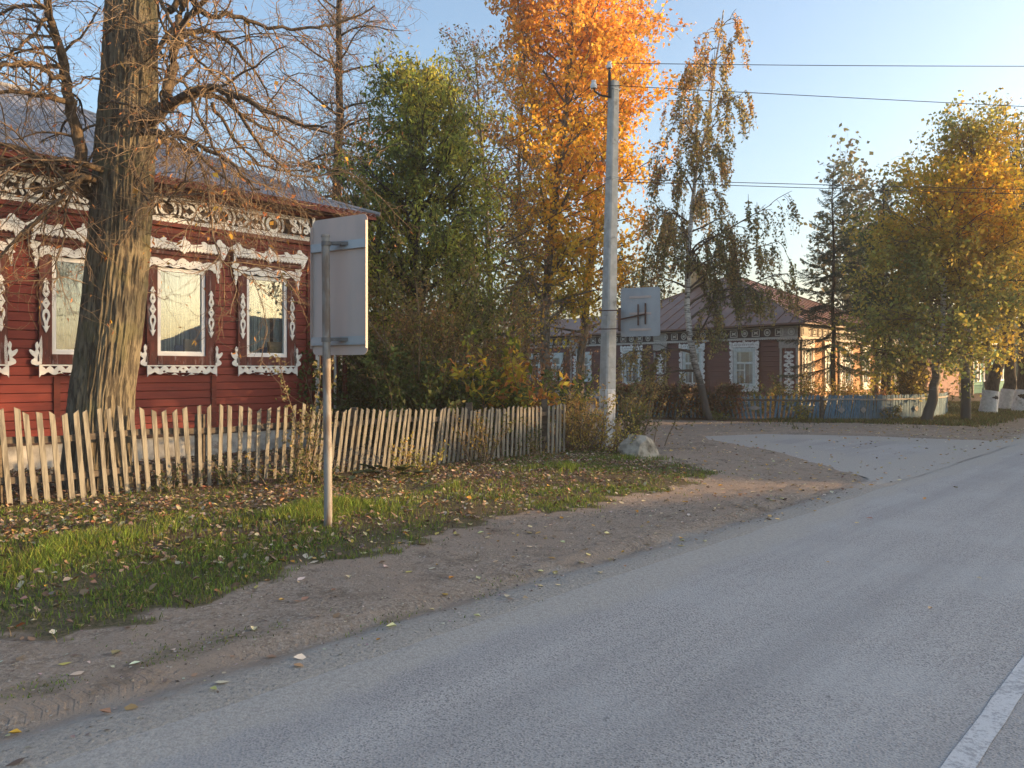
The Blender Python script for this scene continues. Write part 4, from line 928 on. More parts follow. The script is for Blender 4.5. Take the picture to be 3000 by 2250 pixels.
# ------------------------------------------------------------ houses and gates further along the street
def simple_house(loc, rz, L_, D_, wz, rz_h, wallm, roofm, wins, label, wm='pvcg', name='house', gable=False, cas=None):
    r = empty(name, loc, rz); tag(r, label, 'house')
    mb = MB(); siding(mb, 0, L_, .4, wz, .2); mb.box(0, L_, .052, .2, 0, wz).box(0.01, .2, .2, D_, 0, wz).box(L_-.2, L_-.01, .2, D_, 0, wz).box(0.01, L_-.01, D_, D_+.15, 0, wz); mb.build('wall', wallm, r)
    o = .45
    if gable: P = [(-o,-o,wz),(L_+o,-o,wz),(L_+o,D_+o,wz),(-o,D_+o,wz),(-o,D_/2,rz_h),(L_+o,D_/2,rz_h)]
    else: P = [(-o,-o,wz),(L_+o,-o,wz),(L_+o,D_+o,wz),(-o,D_+o,wz),(D_*.4,D_/2,rz_h),(L_-D_*.4,D_/2,rz_h)]
    mb = MB().add(P, [(0,1,5,4),(2,3,4,5),(3,0,4),(1,2,5),(3,2,1,0)])
    rfm = mb.build('roof', roofm, r); mb = MB(); k = int(L_/.9)
    for i in range(1, k): 
        x_ = L_*i/k; zt_ = wz+(rz_h-wz)*(1 if gable else min(1, x_/(D_*.4), (L_-x_)/(D_*.4))); yt = -o+(D_/2+o)*((zt_-wz)/(rz_h-wz)); mb.bar((x_,-o,wz+.02),(x_,yt,zt_+.02),.04,.04)
    mb.build('seams', roofm, rfm)
    MB().box(-o, L_+o, -o-.02, -o+.02, wz-.12, wz+.01).box(-.1, L_+.1, -.1, .02, wz-.28, wz-.12).build('cornice', MAT[wm], r)
    for x_ in (0.0, L_): MB().box(x_-.12, x_+.12, -.04, .01, .3, wz-.28).build('corner_board', cas or MAT[wm], r)
    for i, x_ in enumerate(wins):
        w = MB().box(x_-.5, x_-.36, -.07, 0, .95, 2.4).box(x_+.36, x_+.5, -.07, 0, .95, 2.4).box(x_-.62, x_+.62, -.09, 0, 2.4, 2.58).box(x_-.55, x_+.55, -.09, 0, .83, .95).box(x_-.04, x_+.04, -.05, 0, .95, 2.4).box(x_-.36, x_+.36, -.05, 0, 1.85, 1.92).build('window', MAT[wm], r)
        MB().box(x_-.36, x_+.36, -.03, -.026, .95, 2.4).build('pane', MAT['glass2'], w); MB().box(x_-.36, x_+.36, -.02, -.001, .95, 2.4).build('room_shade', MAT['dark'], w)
    return r
base3 = TD(46.0, 14.5)
simple_house(base3, A, 9.0, 9, 3.1, 5.6, M('maroon_wall', (.09,.03,.04), (.06,.025,.03), 3), MAT['tingrey'], (1.6, 3.6), 'low maroon house with pale blue metal roof beyond the golden lit wall', name='wooden_house')
gt = empty('garden_gate', TD(45.2, 12.2), A); tag(gt, 'pinkish corrugated metal garden wall and cream portal beyond the corner house', 'gate')
mb = MB()
for i in range(60): mb.box(i*.11, i*.11+.075, -.02, .02, .05, 1.72)
mb.box(0, 6.6, .005, .03, .05, 1.70); mb.build('metal_sheet', M('pink_brown_metal', (.36,.22,.18), (.28,.17,.14), 2), gt)
MB().box(6.7, 8.3, -.1, .1, 0, 2.75).box(6.6, 8.4, -.16, .16, 2.75, 2.86).build('gate_portal', M('cream_plaster', (.62,.54,.36), (.52,.44,.30), 3), gt)
MB().box(8.35, 8.6, -.12, .12, 0, 2.9).box(9.5, 9.7, -.12, .12, 0, 2.3).box(8.6, 9.5, -.03, .03, .1, 2.15).add([(8.3,-.5,2.2),(9.9,-.5,2.2),(9.9,.5,2.2),(8.3,.5,2.2),(8.3,0,2.5),(9.9,0,2.5)], [(0,1,5,4),(2,3,4,5),(3,0,4),(1,2,5),(3,2,1,0)]).build('gate_leaf', MAT['brown'], gt)
simple_house(TD(57, 12.6), A, 9.5, 8, 3.5, 6.0, M('green_wall', (.05,.19,.15), (.04,.15,.12), 3, (1,1,5)), M('green_roof', (.03,.14,.09), (.025,.11,.07), 2), (1.3, 3.2, 6.3, 8.2), 'turquoise green house with white framed windows and dark railings, far down the street', 'pvc', name='wooden_house')
rl = empty('metal_railing', TD(57.2, 10.6), A); tag(rl, 'low black metal railing in front of the green house', 'railing')
mb = MB()
for z_ in (.15, .95): mb.box(0, 8, -.02, .02, z_, z_+.05)
for i in range(54): mb.box(i*.15, i*.15+.02, -.012, .012, .15, .95)
for i in range(5): mb.box(i*2, i*2+.07, -.035, .035, 0, 1.2)
mb.build('rail_panel', MAT['black'], rl)
simple_house(TD(72, 12.2), A, 9, 8, 3.6, 7.2, M('dark_green_wall', (.03,.10,.07), (.02,.08,.055), 3), M('emerald_roof', (.015,.16,.10), (.012,.12,.08), 2), (2, 4.5, 7), 'dark house with emerald green roof at the far right edge', name='wooden_house', gable=True)
# across the street, outside the picture: the low houses whose roofs shade the carriageway and show in the window panes
simple_house(TD(32, -12), A+math.pi, 15, 9, 2.5, 4.95, MAT['siding2'], MAT['tin'], (1.5,4.2,6.9,9.8,12.6), 'long low red brown house across the street with dull tin roof', name='wooden_house')
simple_house(TD(51, -12), A+math.pi, 18, 8, 3.0, 6.0, MAT['sidingy'], MAT['slate'], (2,5,8,11,14), 'ochre house across the street under a tall grey roof', name='wooden_house')
simple_house(TD(69, -12.5), A+math.pi, 16, 8, 3.0, 6.2, MAT['siding2'], MAT['tingrey'], (2,5,8,11), 'red brown house with pale metal roof further along the opposite side', name='wooden_house')

# ------------------------------------------------------------ rock
bm = bmesh.new(); bmesh.ops.create_icosphere(bm, subdivisions=5, radius=1)
co = np.array([v.co for v in bm.verts]); nn = fbm(co[:,0]*1.4+5, co[:,1]*1.4, co[:,2]*1.4, 4)
for v, q in zip(bm.verts, nn):
    c = v.co; k_ = 1+.85*(q-.5)
    # chopped facets
    for nx_, ny_, nz_, lim in ((.6,-.5,.6,.62),(-.7,-.4,.5,.66),(.1,-.95,.25,.66),(.2,.2,.95,.60),(.85,.1,-.1,.72),(-.3,-.5,.85,.68)):
        dd_ = (c.x*nx_+c.y*ny_+c.z*nz_)*k_
        if dd_ > lim: k_ *= lim/dd_
    v.co = Vector((c.x*.31*k_*1.15, c.y*.27*k_*1.15, c.z*.33*k_*1.2))
me = bpy.data.meshes.new('boulder'); bm.to_mesh(me); bm.free()
for p in me.polygons: p.use_smooth = False
o = link('boulder', me, MAT['rock'], None, (2.36, 13.75, .15), R(20)); tag(o, 'pale jagged boulder lying in the grass near the pole foot', 'rock')
# ------------------------------------------------------------ trees: grown limbs, swept into tubes; leaves as separate small faces
class Tree:
    def __init__(s): s.b = {}; s.lp = []; s.ld = []
    def add(s, pts, r0, r1, k): s.b.setdefault((len(pts), k), []).append((pts, r0, r1))
def norm(v):
    l_ = math.sqrt(v[0]**2+v[1]**2+v[2]**2) or 1e-9; return (v[0]/l_, v[1]/l_, v[2]/l_)
def path(p, d, L_, n, wander, grav):
    pts = [p]; st = L_/n; rg = random.gauss
    for i in range(n):
        d = norm((d[0]+rg(0, wander), d[1]+rg(0, wander), d[2]+rg(0, wander)+grav))
        p = (p[0]+d[0]*st, p[1]+d[1]*st, p[2]+d[2]*st); pts.append(p)
    return pts
def side_dir(tn, ang, up):
    r_ = (random.gauss(0,1), random.gauss(0,1), random.gauss(0,1)); dt = r_[0]*tn[0]+r_[1]*tn[1]+r_[2]*tn[2]
    u = norm((r_[0]-dt*tn[0], r_[1]-dt*tn[1], r_[2]-dt*tn[2])); c, s_ = math.cos(ang), math.sin(ang)
    return norm((tn[0]*c+u[0]*s_, tn[1]*c+u[1]*s_, tn[2]*c+u[2]*s_+up))
def at(pts, q):
    f = q*(len(pts)-1); i = min(int(f), len(pts)-2); f -= i; a, b = pts[i], pts[i+1]
    return tuple(a[k]+(b[k]-a[k])*f for k in range(3)), norm((b[0]-a[0], b[1]-a[1], b[2]-a[2]))
def plen(pts): return sum(math.dist(a, b) for a, b in zip(pts[:-1], pts[1:]))
def grow(T, pts, r0, r1, lv, spec):
    """spawn children along pts according to spec[lv]; leaves at the last level"""
    if lv >= len(spec): return
    s_ = spec[lv]
    if 'leaf' in s_:
        n = int(s_['leaf']*random.uniform(.6, 1.4)+random.random()); a0 = s_.get('start', .1)
        for i in range(n):
            p, tn = at(pts, random.uniform(a0, 1)); sp = s_['spread']
            T.lp.append((p[0]+random.gauss(0, sp), p[1]+random.gauss(0, sp), p[2]+random.gauss(0, sp)-s_.get('hang', 0))); T.ld.append(tn)
        if s_.get('only', True): return
    L_ = plen(pts); n = max(1, int(L_*s_['dens']*random.uniform(.8, 1.2)+random.random()))
    for i in range(n):
        q = s_['start']+(1-s_['start'])*(i+random.random())/n; q = min(q, .985); p, tn = at(pts, q)
        l2 = L_*s_['len']*random.uniform(.6, 1.15)*(1-.55*q) if 'len' in s_ else random.uniform(*s_['alen'])
        if l2 < .05: continue
        d = side_dir(tn, R(random.uniform(*s_['ang'])), s_.get('up', 0)); ch = path(p, d, l2, s_['n'], s_['wander'], s_['grav'])
        rr = (r0+(r1-r0)*q)*s_.get('rr', .55); rr = max(min(rr, s_.get('rmax', 9)), s_['rmin'])
        T.add(ch, rr, max(rr*.3, s_['rmin']*.6), s_['k']); grow(T, ch, rr, rr*.3, lv+1, spec)
def tubes_np(T, maxr=None, minr=None):
    Vs, Fs, o = [], [], 0
    for (n, k), L_ in T.b.items():
        L2 = [b for b in L_ if (maxr is None or b[1] < maxr) and (minr is None or b[1] >= minr)]
        if not L2: continue
        P = np.array([b[0] for b in L2], float); r0 = np.array([b[1] for b in L2]); r1 = np.array([b[2] for b in L2])
        d = np.gradient(P, axis=1); d /= np.linalg.norm(d, axis=2, keepdims=True)+1e-9
        up = np.where(np.abs(d[..., 2:3]) < .9, np.array([0, 0, 1.]), np.array([1., 0, 0])); x = np.cross(d, up); x /= np.linalg.norm(x, axis=2, keepdims=True)+1e-9; y = np.cross(x, d)
        rad = r0[:, None]+(r1-r0)[:, None]*np.linspace(0, 1, n)[None]
        a = np.arange(k)*2*np.pi/k
        V = P[:, :, None, :]+(x[:, :, None, :]*np.cos(a)[:, None]+y[:, :, None, :]*np.sin(a)[:, None])*rad[:, :, None, None]
        B = len(L2); id_ = np.arange(B*n*k).reshape(B, n, k)+o; i0 = id_[:, :-1]; i1 = id_[:, 1:]
        F = np.stack([i0, np.roll(i0, -1, 2), np.roll(i1, -1, 2), i1], -1).reshape(-1, 4); Vs.append(V.reshape(-1, 3)); Fs.append(F); o += B*n*k
    return (np.concatenate(Vs), np.concatenate(Fs)) if Vs else (None, None)
def leaves_np(name, P, size, colf, parent, mat=None, asp=.55, droop=.0, sub=1.0):
    P = np.array(P, float)
    if sub < 1: P = P[rng.uniform(0, 1, len(P)) < sub]
    N = len(P); u = rng.normal(0, 1, (N, 3)); u[:, 2] -= droop; u /= np.linalg.norm(u, axis=1, keepdims=True)
    r_ = rng.normal(0, 1, (N, 3)); v = np.cross(u, r_); v /= np.linalg.norm(v, axis=1, keepdims=True); w_ = np.cross(u, v)
    s = (size*rng.uniform(.65, 1.3, N))[:, None]
    V = np.stack([P, P+u*s*.45+v*s*asp*.5+w_*s*.1, P+u*s, P+u*s*.45-v*s*asp*.5+w_*s*.1], 1).reshape(-1, 3)
    F = np.arange(N*4).reshape(-1, 4); return np_mesh(name, V, F, mat or MAT['leaf'], parent, colr=np.repeat(np.clip(colf(P), .004, .95), 4, 0))
def mixpal(P, pal, s=.22):      # random pick from a palette, clumped in space so neighbouring leaves are alike
    N = len(P); cl = fbm(P[:,0]*1.6, P[:,1]*1.6, P[:,2]*1.6, 2); r_ = np.clip((cl-.5)*2.0+.5+rng.normal(0, .16, N), 0, .999)
    pal = np.array(pal); c = pal[(r_*len(pal)).astype(int)]; return c*(1+rng.normal(0, s, (N, 1)))*(1+rng.normal(0, .07, (N, 3)))
def finish(root, T, bark, twig=None, thr=.02, tname='branches'):
    V, F = tubes_np(T, minr=thr)
    if V is not None: np_mesh('trunk', V, F, bark, root, smooth=True)
    V, F = tubes_np(T, maxr=thr)
    if V is not None: np_mesh(tname, V, F, twig or bark, root, smooth=True)
def treeroot(name, label, cat='tree', group=None): r = empty(name); return tag(r, label, cat, group)
def crown_tree(name, label, trunk, r0, prof, nprim, h0, h1, elev, spec, bark, leaf, twig=None, thr=.02, pgrav=.02, pw=.10, cat='tree', group=None, lean_out=1.0, prr=.45, rtop=.02, k=10, asym=None, pn=8):
    """trunk: list of points; prof(q): crown radius at height fraction q of the branching zone; elev(q): branch pitch in degrees"""
    r = treeroot(name, label, cat, group); T = Tree(); n = 22
    tp = [at(trunk, i/(n-1))[0] for i in range(n)]; tp = [tuple(c+random.gauss(0, r0*.10) for c in p[:2])+(p[2],) for p in tp]
    T.add(tp, r0, rtop, k); az = random.uniform(0, 6)
    for i in range(nprim):
        q = (i+random.random()*.8)/nprim; h = h0+(h1-h0)*q; p, tn = at(tp, h); az += 2.4+random.gauss(0, .3); R_ = prof(q)*random.uniform(.72, 1.12)
        if asym: R_ *= asym(az, q)
        e = R(elev(q)+random.gauss(0, 6)); d = (math.cos(az)*math.cos(e), math.sin(az)*math.cos(e), math.sin(e)); L_ = R_/max(.35, math.cos(e))
        rr = max(.012, (r0+(rtop-r0)*h)*prr); ch = path(p, d, L_, pn, pw, pgrav); T.add(ch, rr, .008, 6); grow(T, ch, rr, .01, 0, spec)
    # leader top
    grow(T, [at(tp, 1-.12*(1-i/5))[0] for i in range(6)], .03, .01, 0, spec)
    finish(r, T, bark, twig, thr)
    if leaf and T.lp: leaves_np('crown', T.lp, parent=r, **leaf)
    return r, T
# ------------------------------------------------------------ THE BIG LINDEN at the fence
lin = treeroot('linden_tree', 'huge bare linden with furrowed trunk and drooping twigs, just behind the picket fence')
tp = [(-5.50,9.95,-.25),(-5.50,9.95,.0),(-5.48,9.95,.5),(-5.44,9.95,1.3),(-5.32,9.95,2.2),(-5.21,9.95,3.2),(-5.15,9.95,4.2),(-5.09,9.95,5.2),(-5.05,9.95,6.2),(-5.0,9.95,7.4),(-4.95,9.9,8.8),(-4.9,9.8,10.5)]
tr = [.46,.42,.385,.365,.362,.36,.35,.335,.315,.295,.23,.12]
nz, na = 520, 300
zq = np.linspace(0, 1, nz); tpn = np.array(tp); seglen = np.concatenate([[0], np.cumsum(np.linalg.norm(np.diff(tpn, axis=0), axis=1))]); seglen /= seglen[-1]
cx = np.stack([np.interp(zq, seglen, tpn[:, i]) for i in range(3)], -1); rr = np.interp(zq, seglen, tr)
for _ in range(6): rr[1:-1] = (rr[:-2]+rr[1:-1]+rr[2:])/3; cx[1:-1] = (cx[:-2]+cx[1:-1]+cx[2:])/3
an = np.arange(na)*2*np.pi/na; AN, ZZ = np.meshgrid(an, cx[:, 2]); RR = rr[:, None]
ux, uy = np.cos(AN), np.sin(AN)
wob = (vnoise(ux*2+3, uy*2, ZZ*.8)-.5)*1.2
rg_ = 1-np.abs(2*vnoise(ux*12+wob+9, uy*12+wob, ZZ*1.7)-1); rg2 = 1-np.abs(2*vnoise(ux*26+wob*2, uy*26+7, ZZ*5.0)-1)
disp = .036*(rg_**1.6)+.018*(rg2**1.5)+.02*(fbm(ux*2, uy*2, ZZ*.9)-.5)*2
flare = 1+.10*np.cos(AN*5+1)*np.exp(-np.maximum(ZZ, 0)/.5)
RR2 = RR*flare*(.94+.10*vnoise(ux*1.3, uy*1.3, ZZ*.45))+disp-.02
V = np.stack([cx[:, 0:1]+ux*RR2, cx[:, 1:2]+uy*RR2, ZZ], -1).reshape(-1, 3)
id_ = np.arange(nz*na).reshape(nz, na)
F = np.stack([id_[:-1], np.roll(id_, -1, 1)[:-1], np.roll(id_, -1, 1)[1:], id_[1:]], -1).reshape(-1, 4)
np_mesh('trunk', V, F, MAT['bark'], lin, smooth=True)
T = Tree()
LB = [  # (sighted limb polyline in survey pixels + distance along the view), start radius, end radius
 ([(300,560,9.9),(245,555,9.7),(236,440,9.6),(205,300,9.5),(185,190,9.4),(160,90,9.3),(140,10,9.2),(128,-90,9.1)], .105, .045),
 ([(196,230,9.45),(150,225,9.2),(95,180,9.0),(20,190,8.7),(-60,200,8.5)], .04, .018),
 ([(180,190,9.4),(110,195,9.5),(40,190,9.7),(-40,180,9.8)], .035, .02),
 ([(215,300,9.5),(165,290,9.3),(95,272,9.1),(20,268,8.9),(-60,280,8.8)], .05, .02),
 ([(142,20,9.2),(110,18,9.4),(60,15,9.6),(20,30,9.8),(-30,60,10)], .035, .015),
 ([(140,60,9.2),(90,110,9.0),(40,145,8.8),(-20,180,8.7)], .03, .012),
 ([(320,540,9.8),(245,520,9.5),(185,510,9.2),(120,470,9.0),(50,435,8.8),(-30,410,8.6)], .065, .025),
 ([(330,500,9.8),(265,490,9.4),(190,465,9.2),(110,480,9.0),(30,490,8.8),(-40,500,8.7)], .05, .02),
 ([(300,540,9.8),(240,520,9.3),(170,590,9.1),(100,650,8.9),(30,720,8.7),(-20,780,8.6)], .045, .012),
 ([(260,520,9.6),(210,560,9.3),(190,630,9.1),(185,710,9.0),(150,800,8.9)], .028, .006),
 ([(370,372,9.9),(440,352,9.7),(478,318,9.6),(492,262,9.5),(505,190,9.5),(518,110,9.4),(530,50,9.4),(540,-40,9.3)], .115, .05),
 ([(522,95,9.4),(545,60,9.2),(585,20,9.0),(625,-30,8.8)], .05, .03),
 ([(476,325,9.6),(505,300,9.4),(560,270,9.2),(625,255,9.1),(665,270,9.0),(735,300,8.9),(800,335,8.8),(880,362,8.7),(960,372,8.6)], .065, .015),
 ([(470,330,9.6),(530,300,9.9),(600,275,10.2),(650,290,10.4),(720,345,10.6),(800,390,10.8),(880,440,11)], .06, .015),
 ([(518,120,9.4),(560,92,9.7),(620,98,9.9),(670,125,10.1),(710,165,10.3),(760,230,10.5),(800,310,10.7),(840,390,10.9)], .045, .01),
 ([(500,30,9.4),(545,-10,9.5),(600,40,9.6),(680,45,9.7),(740,65,9.8),(830,82,9.9),(930,80,10),(1010,60,10.1),(1100,20,10.2)], .05, .012),
 ([(440,-60,9.6),(478,20,9.4),(510,80,9.3),(560,160,9.2),(640,230,9.1),(700,300,9.0)], .035, .008),
 ([(380,385,9.9),(445,388,9.6),(510,392,9.4),(560,415,9.2),(620,445,9.1),(690,490,9.0),(760,560,8.9)], .06, .012),
 ([(380,400,9.9),(450,398,10.2),(520,420,10.3),(600,470,10.4),(680,540,10.5),(740,600,10.6)], .05, .010),
 ([(300,300,9.3),(330,296,9.1),(380,310,9.0),(430,320,8.9),(500,325,8.8),(560,345,8.6),(620,400,8.4)], .022, .007),
 ([(385,470,9.6),(420,560,9.3),(440,600,9.1),(490,590,8.9),(530,540,8.8),(560,480,8.7)], .028, .008),
 ([(300,110,9.5),(350,60,9.2),(380,20,9.0)], .02, .006),
 ([(310,230,9.6),(260,230,9.3),(215,255,9.1),(120,285,8.9)], .02, .006),
 ([(370,200,9.8),(460,150,9.9),(560,-20,10)], .05, .03),
 ([(560,415,9.2),(600,520,9.0),(620,640,8.8),(640,740,8.7),(700,790,8.7),(800,785,8.7)], .018, .004),
 ([(620,300,9.4),(680,400,9.6),(760,480,9.8),(870,500,10),(950,480,10.2)], .03, .008),
 ([(560,280,9.2),(600,380,9.0),(650,480,8.9),(680,600,8.8)], .025, .006),
 ([(660,270,9.0),(760,420,9.2),(840,500,9.4),(900,520,9.6),(1000,500,9.8)], .03, .006),
]
dens = [(.8,1)]*4
for pl_, a, b in LB:
    pts = [W(*p) for p in pl_]; n = 14; 
    # arc smooth
    sp_ = []
    for i in range(len(pts)-1):
        p0 = pts[max(i-1,0)]; p1 = pts[i]; p2 = pts[i+1]; p3 = pts[min(i+2,len(pts)-1)]
        for j in range(4):
            q = j/4; sp_.append(tuple(.5*((2*B)+(C_-A_)*q+(2*A_-5*B+4*C_-D_)*q*q+(-A_+3*B-3*C_+D_)*q**3) for A_, B, C_, D_ in zip(p0, p1, p2, p3)))
    sp_.append(pts[-1]); sp_ = [tuple(c+random.gauss(0, .012) for c in p) for p in sp_]
    a *= .86; b *= .8; T.add(sp_, a, b, 8)
    spec = [dict(dens=7.0, start=.2, alen=(.35, 1.35), ang=(25, 75), up=-.05, n=8, wander=.17, grav=-.075, rmin=.006, rmax=.02, rr=.45, k=5),
            dict(dens=7.5, start=.12, alen=(.18, .65), ang=(25, 65), n=5, wander=.22, grav=-.05, rmin=.003, k=3, leaf=.35, spread=.02, only=False),
            dict(dens=6, start=.2, alen=(.06, .22), ang=(30, 60), n=3, wander=.2, grav=0, rmin=.0022, k=3, leaf=0, spread=.02, only=False),
            dict(leaf=.16, spread=.01, start=.6)]
    grow(T, sp_, a, b, 0, spec)
for i in range(26):     # short twigs on the trunk
    z_ = random.uniform(2.6, 6.5); a = random.uniform(0, 6.28); x_ = np.interp(z_, tpn[:, 2], tpn[:, 0]); p = (x_+.35*math.cos(a), 9.95+.35*math.sin(a), z_)
    ch = path(p, norm((math.cos(a), math.sin(a), .1)), random.uniform(.3, 1.2), 7, .2, -.04); T.add(ch, .008, .003, 4); grow(T, ch, .008, .003, 1, spec)
V, F = tubes_np(T, minr=.016); np_mesh('limbs', V, F, MAT['limb'], lin, smooth=True)
V, F = tubes_np(T, maxr=.016); np_mesh('twigs', V, F, MAT['twig'], lin, smooth=True)
leaves_np('seed_bracts', T.lp, .075, lambda P: mixpal(P, [(.36,.14,.06),(.48,.24,.09),(.42,.19,.08),(.55,.33,.12)]), lin, asp=.3, droop=1.2)
k_ = [T.lp[i] for i in random.sample(range(len(T.lp)), 40)]
leaves_np('yellow_leaves', k_, .085, lambda P: mixpal(P, [(.62,.45,.08),(.60,.36,.06)]), lin, asp=.85)
print('linden twigs', sum(len(v) for v in T.b.values()), 'bracts', len(T.lp))

# ------------------------------------------------------------ bare tree behind the red house
sp_bare = [dict(dens=5.2, start=.1, len=.46, ang=(30, 65), up=.0, n=6, wander=.16, grav=.0, rmin=.009, k=4),
           dict(dens=8.5, start=.1, alen=(.25, .8), ang=(25, 60), n=5, wander=.2, grav=-.01, rmin=.006, k=3, leaf=.6, spread=.05, only=False),
           dict(dens=3.5, start=.2, alen=(.12, .4), ang=(30, 60), n=3, wander=.2, grav=0, rmin=.0045, k=3, leaf=.28, spread=.03, only=False), dict(leaf=.28, spread=.02)]
crown_tree('bare_tree', 'tall nearly bare tree with rusty twig ends behind the right end of the red house', [(-4.75,20,-.1),(-4.7,20,4),(-4.6,20,8),(-4.65,20,12),(-4.5,20,16)], .19,
    lambda q: 2.3*(1-q*.35)+.3*math.sin(q*9), 66, .20, .98, lambda q: 12+25*q-18*(1-q)**2, sp_bare, MAT['darkbark'],
    dict(size=.085, colf=lambda P: mixpal(P, [(.30,.12,.07),(.42,.20,.10),(.38,.16,.10)]), asp=.4), twig=MAT['twig'], pgrav=-.01, pw=.10, prr=.38)
# small brown-mauve trees behind roof end
sp_leafy = [dict(dens=3.6, start=.15, len=.5, ang=(30, 60), up=.08, n=6, wander=.14, grav=.01, rmin=.008, k=4),
            dict(dens=5.0, start=.1, alen=(.25, .6), ang=(25, 60), n=4, wander=.18, grav=-.03, rmin=.005, k=3, leaf=9, spread=.09, only=True)]
def spec_leafy(leaf=9, dens=5.0, alen=(.25,.6), grav=-.03, spread=.09, d0=3.6, up=.08, hang=0, n=4):
    return [dict(dens=d0, start=.15, len=.5, ang=(30, 60), up=up, n=6, wander=.14, grav=.01, rmin=.008, k=4),
            dict(dens=dens, start=.1, alen=alen, ang=(25, 60), n=n, wander=.18, grav=grav, rmin=.0045, k=3, leaf=0, spread=.1, only=False) if False else
            dict(dens=dens, start=.1, alen=alen, ang=(25, 60), n=n, wander=.18, grav=grav, rmin=.0045, k=3),
            dict(leaf=leaf, spread=spread, hang=hang, only=True)]
green = lambda P: mixpal(P, [(.13,.16,.04),(.20,.23,.05),(.29,.31,.06),(.40,.39,.07)], .28)
crown_tree('maple_tree', 'dense dark green ash-leaved maple with black trunk beside the red house end', [(-2.25,18,-.1),(-2.2,18,2.5),(-2.35,18,4.6),(-2.1,18,6.6),(-2.3,18,8.3)], .20,
    lambda q: 2.5*(1-q**1.8*.75)*(.78+.35*math.sin(q*13+1)**2), 96, .12, .97, lambda q: 15+38*q, spec_leafy(17, 5.4, (.25,.55), -.10, .10), MAT['darkbark'],
    dict(size=.125, colf=green, asp=.42, droop=1.0), pw=.12)
crown_tree('sparse_tree', 'slender grey tree with mauve brown leaves between dark maple and orange aspens', [(-.75,20.5,-.1),(-.6,20.5,4),(-.75,20.5,7),(-1.0,20.5,9.9)], .10,
    lambda q: 1.8*(1-q*.5), 50, .12, .98, lambda q: 35+15*q, spec_leafy(10, 5, (.25,.6), -.02, .08), MAT['greybark'],
    dict(size=.085, colf=lambda P: mixpal(P, [(.10,.12,.04),(.16,.10,.06),(.24,.13,.09),(.12,.10,.05)]), asp=.5), pw=.13)
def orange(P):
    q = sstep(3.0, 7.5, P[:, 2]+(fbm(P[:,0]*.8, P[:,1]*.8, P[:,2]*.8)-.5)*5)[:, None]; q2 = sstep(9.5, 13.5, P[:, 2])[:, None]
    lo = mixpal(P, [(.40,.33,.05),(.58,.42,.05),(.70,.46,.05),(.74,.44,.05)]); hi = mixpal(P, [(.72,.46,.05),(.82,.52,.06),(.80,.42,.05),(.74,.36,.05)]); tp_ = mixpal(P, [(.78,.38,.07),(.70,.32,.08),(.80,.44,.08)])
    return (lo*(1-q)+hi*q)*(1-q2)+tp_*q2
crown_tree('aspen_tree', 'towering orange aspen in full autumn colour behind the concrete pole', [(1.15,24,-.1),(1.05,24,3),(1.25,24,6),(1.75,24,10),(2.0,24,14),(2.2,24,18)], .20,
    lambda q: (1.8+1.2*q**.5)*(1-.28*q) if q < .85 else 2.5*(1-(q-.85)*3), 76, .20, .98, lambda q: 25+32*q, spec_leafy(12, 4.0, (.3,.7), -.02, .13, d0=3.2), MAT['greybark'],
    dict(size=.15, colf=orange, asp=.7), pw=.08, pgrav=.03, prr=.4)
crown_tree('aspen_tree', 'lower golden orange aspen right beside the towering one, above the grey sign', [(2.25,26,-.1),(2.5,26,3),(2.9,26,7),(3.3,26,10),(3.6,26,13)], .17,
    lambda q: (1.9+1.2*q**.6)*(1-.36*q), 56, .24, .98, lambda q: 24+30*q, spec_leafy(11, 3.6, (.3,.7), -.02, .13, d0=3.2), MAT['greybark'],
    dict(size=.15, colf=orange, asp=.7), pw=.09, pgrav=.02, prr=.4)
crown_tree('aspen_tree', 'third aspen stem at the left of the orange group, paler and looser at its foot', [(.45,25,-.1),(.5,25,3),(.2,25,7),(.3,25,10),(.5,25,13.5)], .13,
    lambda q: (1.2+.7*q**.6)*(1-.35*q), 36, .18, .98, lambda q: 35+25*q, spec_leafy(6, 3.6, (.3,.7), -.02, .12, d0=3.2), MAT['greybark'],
    dict(size=.14, colf=lambda P: orange(P)*.9, asp=.7), pw=.09, pgrav=.02, prr=.4)

